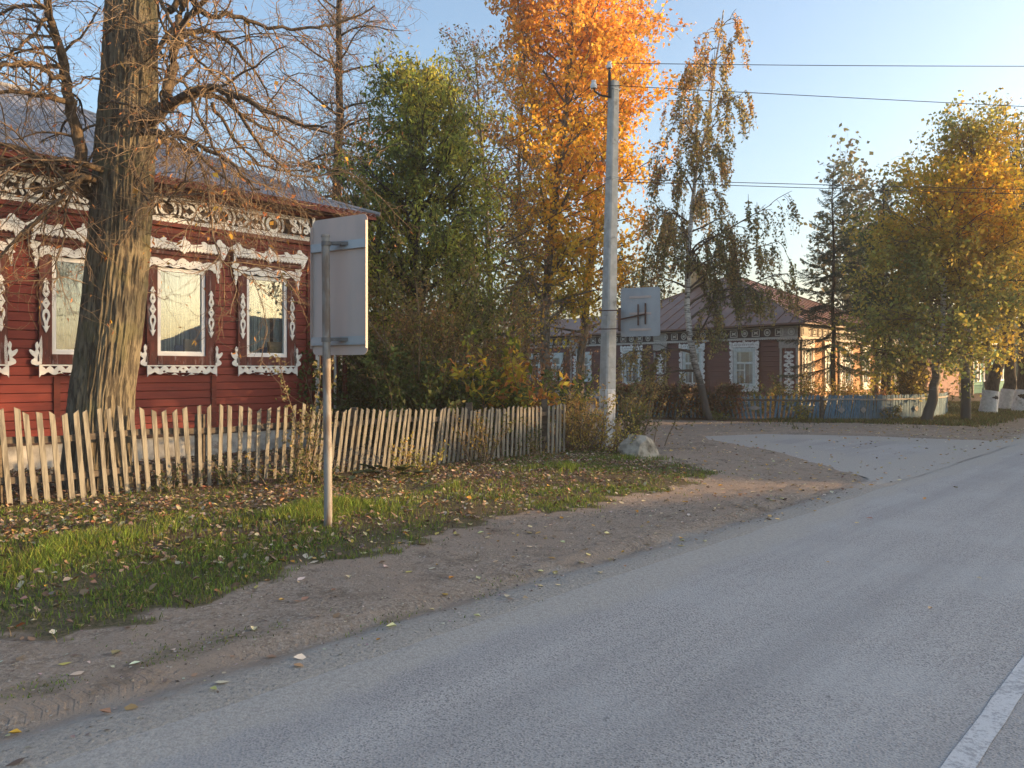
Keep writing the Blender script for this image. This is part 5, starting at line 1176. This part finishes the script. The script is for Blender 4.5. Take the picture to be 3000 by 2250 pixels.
# ------------------------------------------------------------ weeping birch before the corner house
MAT['birchtwig'] = M('birch_twig', (.12,.09,.07), (.07,.055,.045), 5, bst=0)
def weeping(name, label, trunk, r0, limbs, strand, colf, size, leafn, bark, rtop=.02, sden=3.2, group=None):
    r = treeroot(name, label, 'tree', group); T = Tree(); n = 26; tpts = [at(trunk, i/(n-1))[0] for i in range(n)]
    T.add([tuple(c+random.gauss(0, .012) for c in p) for p in tpts], r0, rtop, 12)
    for h, az, L_, e in limbs:
        p, tn = at(tpts, h); e = R(e); d = (math.cos(R(az))*math.cos(e), math.sin(R(az))*math.cos(e), math.sin(e)); rr = max(.02, (r0+(rtop-r0)*h)*.5)
        ch = path(p, d, L_, 9, .09, -.05); T.add(ch, rr, .01, 6)
        # fork twigs that arch over and then hang straight down
        k = int(L_*sden)+2
        for i in range(k):
            q = .2+.8*(i+random.random())/k; q = min(q, .99); pp, tt_ = at(ch, q); c1 = path(pp, side_dir(tt_, R(random.uniform(20, 60)), .15), random.uniform(.3, .8), 5, .12, -.12); T.add(c1, .011, .006, 4)
            for j in range(random.randint(2, 4)):
                p3, t3_ = at(c1, random.uniform(.3, 1)); Ls = random.uniform(*strand)*(.6+.4*q); dd_ = norm((t3_[0]*.5, t3_[1]*.5, -.25)); c2 = path(p3, dd_, Ls, 9, .05, -.42); T.add(c2, .006, .003, 3)
                for m_ in range(int(Ls*leafn*random.uniform(.6, 1.3))):
                    p4, _ = at(c2, random.uniform(.08, 1)); T.lp.append(tuple(c+random.gauss(0, .035) for c in p4))
                for m_ in range(2):
                    p5, t5 = at(c2, random.uniform(.1, .6)); c3 = path(p5, side_dir(t5, .5, 0), Ls*random.uniform(.3,.6), 5, .06, -.4); T.add(c3, .004, .003, 3)
                    for _q in range(int(Ls*leafn*.3)): p4, _ = at(c3, random.random()); T.lp.append(tuple(c+random.gauss(0, .03) for c in p4))
    finish(r, T, bark, MAT['birchtwig'], thr=.06); leaves_np('crown', T.lp, size, colf, r, asp=.7, droop=.8); return r
bt = [W(2085,1240,23.5), W(2068,1200,23.5), W(2048,1110,23.5), W(2022,1000,23.5), W(2012,900,23.5), W(2014,780,23.5), W(2024,655,23.5), W(2040,490,23.5), W(2075,360,23.5), W(2095,200,23.5), W(2120,30,23.5)]
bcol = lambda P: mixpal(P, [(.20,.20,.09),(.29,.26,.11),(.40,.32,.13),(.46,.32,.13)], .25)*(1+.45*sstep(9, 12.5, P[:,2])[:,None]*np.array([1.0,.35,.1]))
limbs = []
for i in range(30):
    h = .42+.56*(i+.5)/30; az = i*137+random.uniform(-20, 20); limbs.append((h, az, (2.1*(1-h)**.55+.25)*random.uniform(.7, 1.1), random.uniform(25, 55)))
limbs += [(.36, 5, 3.4, 45), (.40, 0, 2.8, 50), (.47, 8, 2.2, 48), (.44, -4, 3.3, 42), (.52, -12, 2.9, 44), (.30, -60, 1.5, 32), (.27, 190, 2.0, 25), (.22, 178, 1.3, 12)]
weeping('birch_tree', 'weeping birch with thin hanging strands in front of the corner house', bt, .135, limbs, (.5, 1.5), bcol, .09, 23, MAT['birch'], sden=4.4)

# ------------------------------------------------------------ conifers
def spruce(name, label, x, y, H, Rb, r0, n, h0, colf, dens=1.0, ups=0):
    r = treeroot(name, label); T = Tree(); T.add([(x+random.gauss(0,.02), y, z) for z in np.linspace(-.1, H, 16)], r0, .012, 8); az = 0
    P = []; Q = []
    for i in range(n):
        q = (i+.3*random.random())/n; z = h0+(H-h0)*q**.9; az += 2.4; R_ = (Rb*(1-q)**.85+.10)*random.uniform(.75, 1.15); e = R(-18+60*q+random.gauss(0, 6)); 
        d = (math.cos(az)*math.cos(e), math.sin(az)*math.cos(e), math.sin(e)); ch = path((x, y, z), d, R_, 7, .05, .035); T.add(ch, .018*(1-q)+.006, .004, 4)
        k = int(R_*9)+2
        for j in range(k):
            qq = .12+.88*(j+random.random())/k; qq = min(.99, qq); pp, tt_ = at(ch, qq); L2 = (R_*.38*(1-qq)+.12)*random.uniform(.8, 1.2)
            for sgn in (-1, 1):
                sd_ = norm((tt_[0]*.7-sgn*tt_[1], tt_[1]*.7+sgn*tt_[0], tt_[2]-.25)); c2 = path(pp, sd_, L2, 4, .05, -.05); T.add(c2, .006, .004, 3)
                m_ = int(L2*75*dens); 
                for _ in range(m_): p4, t4 = at(c2, random.random()); P.append(p4); Q.append(t4)
        for _ in range(int(R_*55*dens)): p4, t4 = at(ch, random.uniform(.1, 1)); P.append(p4); Q.append(t4)
    finish(r, T, MAT['darkbark'], MAT['darkbark'])
    P = np.array(P); Q = np.array(Q); N = len(P); rd = rng.normal(0, 1, (N, 3)); u = Q*.8+rd*.45; u[:, 2] += .1; u /= np.linalg.norm(u, axis=1, keepdims=True)
    v = np.cross(u, rng.normal(0, 1, (N, 3))); v /= np.linalg.norm(v, axis=1, keepdims=True); s_ = rng.uniform(.05, .10, (N, 1))
    V = np.stack([P-v*.008, P+v*.008, P+u*s_+v*.003, P+u*s_-v*.003], 1).reshape(-1, 3)
    np_mesh('needles', V, np.arange(N*4).reshape(-1, 4), MAT['leaf'], r, colr=np.repeat(np.clip(colf(P), .004, .9), 4, 0))
needle = lambda P: mixpal(P, [(.03,.058,.045),(.04,.078,.058),(.055,.095,.068)], .2)
spruce('spruce_tree', 'dark blue green spruce with thin bare top in front of the golden lit house side', 11.55, 27.0, 8.95, 2.1, .11, 66, 1.7, needle, .7)
spruce('spruce_tree', 'taller spruce half hidden by the yellow birch crown, right of the thin topped one', 14.6, 29.5, 9.0, 1.5, .12, 64, 2.5, needle, .75)
crown_tree('thuja_shrub', 'conical olive brown thuja between corner house and birch trunk', [(14.55,27.4,0),(14.55,27.4,1.3),(14.5,27.4,3.0)], .05, lambda q: .62*(1-q)**.6+.05, 60, .05, .97, lambda q: 55, spec_leafy(16, 9, (.12,.25), .03, .05, d0=6), MAT['darkbark'],
    dict(size=.07, colf=lambda P: mixpal(P, [(.10,.10,.03),(.16,.14,.035),(.22,.17,.04)]), asp=.3), cat='shrub')
for px, D_, lb, r_, top in ((2570, 29.0, 'thin dark trunk of a young tree before the golden wall, left of the thicker one', .09, 7.2), (2605, 30.2, 'thick dark trunk before the far end of the golden wall', .16, 7.6)):
    b = W(px, 1085, D_); crown_tree('dark_tree', lb, [(b[0]-.12, D_, -.1), (b[0], D_, 2), (b[0]+.1, D_, 4), (b[0]+.1, D_, top)], r_, lambda q: 1.5*(1-q*.4), 22, .52, .97, lambda q: 30+20*q, spec_leafy(12, 4.5, (.3,.6), -.08, .12), MAT['darkbark'],
        dict(size=.13, colf=lambda P: mixpal(P, [(.05,.09,.025),(.08,.13,.03),(.12,.16,.035)]), asp=.6), rtop=.04)

# ------------------------------------------------------------ golden birches on the right
def sunlit_gold(P):
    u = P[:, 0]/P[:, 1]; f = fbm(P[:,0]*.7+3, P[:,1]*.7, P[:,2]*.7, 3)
    q = (np.exp(-((P[:,2]-7.0)/1.9)**2)*1.45*np.exp(-((u-.61)/.13)**2)+(f-.55)*1.5)[:, None]; q = np.clip(q, 0, 1)  # gold spot fixed to the view: sunlight put into the leaf colour
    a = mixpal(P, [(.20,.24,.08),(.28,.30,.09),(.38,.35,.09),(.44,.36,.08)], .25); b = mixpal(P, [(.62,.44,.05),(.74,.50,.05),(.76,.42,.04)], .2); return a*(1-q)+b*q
spb = spec_leafy(17, 4.6, (.4, 1.0), -.16, .11, d0=3.0, hang=.03, n=6)
b1 = W(2712,1240,23.0); t1 = [(b1[0], 23, -.05), W(2728,1170,23), W(2745,1080,23), W(2762,960,23), W(2768,800,23), W(2760,690,23), W(2735,560,23)]
b2 = W(2828,1240,23.4)
crown_tree('birch_tree', 'leaning white trunked birch with olive crown at the bow of the blue fence', t1, .17, lambda q: (2.5-1.5*q)*(.82+.3*math.sin(q*11)), 76, .34, .98, lambda q: 12+45*q, spb, MAT['birch'], twig=MAT['birchtwig'], thr=.06, leaf=dict(size=.12, colf=sunlit_gold, asp=.7, droop=.6), pw=.10, pgrav=-.03, prr=.4)
crown_tree('birch_tree', 'straight birch with tall golden yellow crown, right of the leaning birch', [(b2[0], 23.4, -.05), (b2[0]-.02, 23.4, 2), W(2836,900,23.4), W(2850,720,23.4), W(2852,570,23.4), W(2850,410,23.4)], .15, lambda q: (2.9-2.5*q**1.1)*(.85+.25*math.sin(q*9)), 88, .40, .98, lambda q: 14+50*q, spec_leafy(17, 4.6, (.4, .9), -.09, .11, d0=3.0, n=6), MAT['birch'], twig=MAT['birchtwig'], thr=.06, leaf=dict(size=.12, colf=sunlit_gold, asp=.7, droop=.6), pw=.09, pgrav=-.02, prr=.4)
# thick whitewashed roadside trunks
for i, (px, D_, lb, lean, hh, nl) in enumerate(((2905, 27.5, 'whitewashed thick trunk leaning right, leftmost of the three by the green house', .9, 9.5, 1), (2957, 29.5, 'whitewashed upright trunk, middle one of the three by the green house', .1, 9.0, 1), (3000, 28.5, 'whitewashed trunk at the right picture edge, last of the three', -.1, 11.0, 1))):
    b = W(px, 1085, D_); fx = b[0]
    r, T = crown_tree('roadside_tree', lb, [(fx-.15, D_, -.1), (fx, D_, .9), (fx+lean*.35, D_, 2), (fx+lean*.8, D_, 4), (fx+lean, D_, 6), (fx+lean, D_+.2, hh)], .26, lambda q: 2.4*(1-.4*q), 34, .55, .97, lambda q: 25+25*q,
        spec_leafy(4 if i == 2 else 9, 4, (.4, .9), -.06, .12, d0=2.6), MAT['darkbark'], dict(size=.12, colf=lambda P: mixpal(P, [(.10,.13,.035),(.22,.20,.05),(.40,.28,.05),(.30,.18,.07)]), asp=.7), rtop=.05, k=14, group='whitewashed roadside trees')
    mb = MB().tube([(fx-.15, D_, -.08), (fx-.10, D_, .3), (fx-.02, D_, .85)], [.33, .285, .272], 18, cap=False)
    mb.build('whitewash_band', MAT['whitewash'], r, smooth=True)
# distant crowns behind the houses
far = lambda P: mixpal(P, [(.06,.08,.035),(.10,.11,.045),(.16,.13,.06)])
for x_, y_, H_, R_, lb in ((2.0, 58, 7.4, 3.2, 'distant olive tree seen left of the corner house roof'), (10.5, 60, 9.2, 3.4, 'distant dark green tree just above the corner house ridge'), (-3.2, 48, 7.0, 2.6, 'distant grey brown tree glimpsed beneath the orange aspens'),
                            (24, 50, 12, 4.5, 'broad distant tree behind the far houses'), (33, 52, 13, 5, 'big distant tree at the far end of the street'), (20.5, 46, 9, 3.2, 'distant tree behind the blue roofed house')):
    crown_tree('distant_tree', lb, [(x_, y_, -.1), (x_, y_, H_*.5), (x_+.3, y_, H_)], .22, lambda q: R_*(1-.55*q**1.5), 26, .15, .97, lambda q: 20+40*q, spec_leafy(7, 2.2, (.5, 1.3), -.03, .3, d0=1.6), MAT['darkbark'], dict(size=.34, colf=far, asp=.7))
# unseen trees added across the street, crowns placed to filter the low sun
def shade_tree(t, d, H_, R_, h0, lf, lb, sz=.22):
    x_, y_, _ = TD(t, d); crown_tree('added_shade_tree', lb, [(x_, y_, -.1), (x_+.1, y_, H_*.5), (x_, y_, H_)], .2, lambda q: R_*math.sin(math.pi*(.22+.72*q)), 34, h0/H_, .97, lambda q: 10+30*q, spec_leafy(lf, 2.6, (.4, 1.0), -.03, .2, d0=2.2), MAT['darkbark'], dict(size=sz, colf=far, asp=.7))
shade_tree(25.8, -5, 11.0, 3.3, 4.3, 26, 'added unseen tree across the road, crown shading the red house front')
shade_tree(30.2, -5.3, 11.0, 3.4, 4.4, 26, 'second added unseen shade tree across the road')
shade_tree(40.5, -7.0, 12, 3.4, 5.0, 8, 'third added unseen shade tree, farther along across the road')


# ------------------------------------------------------------ shrubs, hedge, climbing plant, burdock
def shrub(name, label, x0, y0, n, H_, spread, colf, size, leafn=14, stem=.8, asp=.45, cat='shrub', base=.25, up=.9, fl=.0, twig=None, zoff=0):
    r = treeroot(name, label, cat); T = Tree()
    for i in range(n):
        a = random.uniform(0, 6.28); rr = abs(random.gauss(0, base)); p = (x0+rr*math.cos(a), y0+rr*math.sin(a)*.8, zoff-.03); sl_ = random.uniform(.1, 1)*spread
        d = norm((math.cos(a)*sl_, math.sin(a)*sl_, up)); L_ = H_*random.uniform(.55, 1.1); ch = path(p, d, L_, 8, .10, -.02); T.add(ch, .008+.004*H_, .003, 4)
        grow(T, ch, .008, .003, 0, [dict(dens=6/H_**.3, start=.15, alen=(.12*H_, .36*H_), ang=(20, 50), up=.15, n=5, wander=.12, grav=-.01, rmin=.0035, k=3, leaf=leafn*.5, spread=.02, only=False), dict(leaf=leafn, spread=.03)])
    V, F = tubes_np(T); np_mesh('stems', V, F, twig or MAT['twig'], r, smooth=True); leaves_np('foliage', T.lp, size, colf, r, asp=asp); return r
olive = lambda P: mixpal(P, [(.07,.10,.03),(.12,.14,.04),(.22,.19,.05),(.36,.26,.06)])
gold2 = lambda P: mixpal(P, [(.22,.22,.06),(.36,.33,.08),(.48,.40,.10),(.52,.36,.10),(.34,.24,.09)])
shrub('willow_shrub', 'golden leaved slender stemmed shrub left of the whitewashed pole foot', 1.32, 14.6, 34, 1.25, .42, gold2, .07, 9)
shrub('willow_shrub', 'greener drooping shrub right of the whitewashed pole foot', 2.45, 15.4, 30, 1.35, .40, lambda P: mixpal(P, [(.11,.13,.05),(.17,.17,.06),(.26,.22,.08),(.32,.21,.10)]), .065, 9)
shrub('willow_shrub', 'small golden shrub in front of the pole, beside the boulder', 1.85, 14.2, 16, .75, .5, gold2, .06, 9)
shrub('elder_shrub', 'green bush with compound leaves behind the corner of the picket fence', 1.35, 17.5, 18, 1.55, .35, lambda P: mixpal(P, [(.05,.09,.03),(.08,.13,.035),(.12,.16,.04)]), .10, 12)
brn = lambda P: mixpal(P, [(.14,.15,.05),(.20,.20,.06),(.28,.24,.07),(.30,.19,.08),(.36,.24,.10)], .3)
shrub('brown_shrub', 'big rounded shrub of brownish olive leaves behind the fence by the tall sign', -2.15, 15.6, 46, 3.7, .30, brn, .085, 16, base=.5)
shrub('brown_shrub', 'second big brownish shrub under the dark maple, right of the first', -1.1, 16.2, 40, 3.1, .34, brn, .085, 16, base=.5)
shrub('brown_shrub', 'tall thin reddish brown shrub below the orange aspens', .35, 17.6, 30, 3.3, .34, lambda P: mixpal(P, [(.15,.11,.05),(.24,.14,.07),(.30,.15,.09)]), .085, 8, base=.5)
dk = lambda P: mixpal(P, [(.07,.10,.032),(.10,.145,.045),(.14,.18,.055)], .3)
shrub('dark_shrub', 'dark green lilac bush against the red house corner', -2.95, 15.9, 44, 2.2, .45, dk, .10, 18, base=.45, asp=.6)
shrub('dark_shrub', 'dark green lilac bush directly behind the middle of the picket fence', -1.7, 14.6, 46, 1.75, .5, dk, .10, 18, base=.5, asp=.6)
shrub('dark_shrub', 'low dark bush behind the fence below the yellow green maple shrub', -.5, 14.9, 40, 1.5, .5, dk, .10, 16, base=.4, asp=.6)
ylw = lambda P: mixpal(P, [(.12,.17,.03),(.24,.27,.04),(.40,.36,.05),(.52,.40,.05),(.46,.20,.06)])
shrub('maple_shrub', 'bright yellow green young maple hanging over the end of the picket fence', .0, 14.9, 26, 1.95, .55, ylw, .17, 7, base=.3, asp=.42)
shrub('maple_shrub', 'upright yellow green sapling left of the bright maple shrub behind the fence', -.95, 14.7, 9, 2.15, .2, ylw, .15, 6, base=.15, asp=.42)
climb = shrub('climbing_shrub', 'arching grey green briar growing up through the picket fence beside the sign post', -2.95, 10.45, 9, 1.0, .18, lambda P: mixpal(P, [(.14,.15,.07),(.22,.21,.10),(.32,.27,.12)]), .05, 8, base=.22, asp=.6)
r = treeroot('climbing_shrub', 'tall arching briar stem rising above the pickets toward the sign', 'shrub'); T = Tree()
for a0 in (0, .12, -.1): 
    ch = path((-2.95+a0, 10.55, .2), norm((.12, .1, 1)), 1.75+a0, 12, .09, -.0); T.add(ch, .009, .004, 4); grow(T, ch, .008, .003, 0, [dict(dens=9, start=.2, alen=(.06, .22), ang=(30, 70), n=4, wander=.12, grav=-.02, rmin=.003, k=3), dict(leaf=6, spread=.02)])
V, F = tubes_np(T); np_mesh('stems', V, F, MAT['twig'], r); leaves_np('foliage', T.lp, .055, lambda P: mixpal(P, [(.14,.15,.07),(.22,.21,.10),(.34,.30,.14)]), r, asp=.6)
shrub('weed', 'yellowish weeds at the foot of the fence just right of the sign post', -1.55, 11.6, 12, .55, .6, gold2, .055, 7, cat='weed')
shrub('weed', 'green shoots growing through the right part of the picket fence', -.45, 12.7, 14, .95, .4, olive, .055, 6, cat='weed')
shrub('weed', 'tangle of green shoots at the right end of the fence foot', .45, 13.5, 14, .6, .5, olive, .055, 7, cat='weed')
shrub('weed', 'low green weed against the pickets below the third window', -3.75, 10.2, 10, .42, .6, lambda P: mixpal(P, [(.06,.09,.04),(.10,.12,.05)]), .06, 6, cat='weed')
shrub('weed', 'low green weed against the pickets right of the linden trunk', -4.35, 9.6, 10, .36, .6, lambda P: mixpal(P, [(.06,.09,.04),(.10,.12,.05)]), .06, 6, cat='weed')
shrub('weed', 'leafy weed under the briar by the fence foot', -2.85, 10.25, 14, .5, .6, olive, .055, 7, cat='weed')
def burdock(x0, y0, n, lb):
    r = treeroot('burdock_plant', lb, 'plant'); 
    for i in range(n):
        a = random.uniform(-3.14, .2); L_ = random.uniform(.16, .30); e = random.uniform(.1, .7); o = Vector((x0+random.gauss(0,.12), y0+random.gauss(0,.06), .05)); d = Vector((math.cos(a), math.sin(a), e)).normalized(); s_ = d.cross(Vector((0,0,1))).normalized(); u_ = s_.cross(d)
        base = o+d*.16; V = []; Fc = []; N_ = 9
        for j in range(N_):
            q = j/(N_-1); wv = L_*.48*math.sin(math.pi*min(1, q*.92+.08))**.7
            for m_ in (-1, -.5, 0, .5, 1): V.append(base+d*(L_*q)+s_*(wv*m_)+u_*(abs(m_)*.03-.10*L_*q*q*4*.4+random.gauss(0, .004)))
        for j in range(N_-1):
            for m_ in range(4): Fc.append((j*5+m_, j*5+m_+1, j*5+m_+6, j*5+m_+5))
        mb = MB().add(V, Fc); lf = mb.build('leaf', MAT['burdock'], r, smooth=True)
        MB().tube([o-Vector((0,0,.06)), base], .008, 5).build('stalk', MAT['burdock'], r)
MAT['burdock'] = M('burdock_leaf', (.085,.12,.065), (.12,.14,.06), 8, bst=.5, c3=(.20,.17,.07))
burdock(-2.45, 10.7, 7, 'broad leaved burdock at the fence foot left of the sign post'); burdock(-1.75, 11.1, 8, 'broad leaved burdock at the fence foot right of the sign post')
# clipped hedge of reddish leaves before the corner house
hd = treeroot('hedge', 'reddish brown leafless-looking hedge along the side street before the corner house', 'hedge'); N = 12500
a = rng.uniform(0, 1, N); hx = 3.2+a*4.1; hy = 25.15-a*1.1+rng.normal(0, .28, N); hz = rng.uniform(.08, 1, N)**.7*(1.05+.22*(fbm(hx*1.3, 3.)-.5))*(1-.3*np.exp(-((a-.78)/.05)**2))+rng.normal(0, .03, N)
hk = fbm(hx*2, hy*2, hz*2) > .36
leaves_np('foliage', np.stack([hx, hy, hz], -1)[hk], .10, lambda P: mixpal(P, [(.11,.08,.045),(.17,.10,.06),(.23,.115,.075),(.16,.14,.06)], .3), hd, asp=.6)
T = Tree()
for i in range(420):
    q = random.random(); T.add(path((3.2+q*4.1, 25.15-q*1.1+random.gauss(0, .2), 0), norm((random.gauss(0,.3), random.gauss(0,.3), 1)), random.uniform(.8, 1.35), 6, .12, 0), .009, .004, 3)
V, F = tubes_np(T); np_mesh('stems', V, F, MAT['darkbark'], hd)
# garden plants behind the blue fence
for x_, y_, H_, n_, c_, lb in ((9.7, 26.2, 1.35, 26, olive, 'dark green rose bush at the foot of the corner pilaster'), (10.9, 26.5, 1.35, 26, brn, 'brown green bush behind the blue fence, under the first lit window'), (12.1, 26.7, 1.15, 24, gold2, 'sunlit golden bush behind the blue fence beneath the spruce'),
                               (13.2, 26.9, 1.1, 16, lambda P: mixpal(P, [(.22,.12,.07),(.34,.18,.09)]), 'thin reddish bush against the golden wall'), (13.75, 27.2, .95, 20, ylw, 'small bright yellow bush by the dark trunk behind the fence'), (15.2, 28.3, 1.2, 22, olive, 'green bush right of the thuja behind the fence'), (14.0, 28.6, 1.1, 18, dk, 'dark bush left of the thuja'), (15.9, 29.3, 1.0, 18, brn, 'brown bush before the gate portal'), (8.6, 25.6, 1.1, 20, olive, 'green bush behind the left end of the leaning blue pickets')):
    shrub('garden_shrub', lb, x_, y_, n_, H_, .5, c_, .10, 8, base=.45)
shrub('vine_bush', 'yellowing vine creeping over the blue pickets left of the tight slats', 8.95, 23.2, 7, .7, .4, gold2, .10, 7, base=.2)
shrub('weed', 'weeds growing against the tight blue slats', 11.9, 23.3, 10, .5, .5, olive, .08, 7, cat='weed')
shrub('weed', 'twiggy weeds at the root of the weeping birch', 6.45, 23.3, 12, .4, .6, dk, .08, 7, cat='weed')

# ------------------------------------------------------------ haze added to lift far shadows like lens veil: one closed box round the place
m = bpy.data.materials.new('added_haze'); m.use_nodes = True; n = m.node_tree.nodes; n.remove(n['Principled BSDF'])
pv = n.new('ShaderNodeVolumePrincipled'); pv.inputs['Color'].default_value = (.93, .95, .97, 1); pv.inputs['Density'].default_value = HAZE; pv.inputs['Anisotropy'].default_value = .3
m.node_tree.links.new(pv.outputs[0], n['Material Output'].inputs['Volume'])
tag(MB().box(-330, 330, -330, 330, -1.2, 22).build('haze', m), kind='stuff')
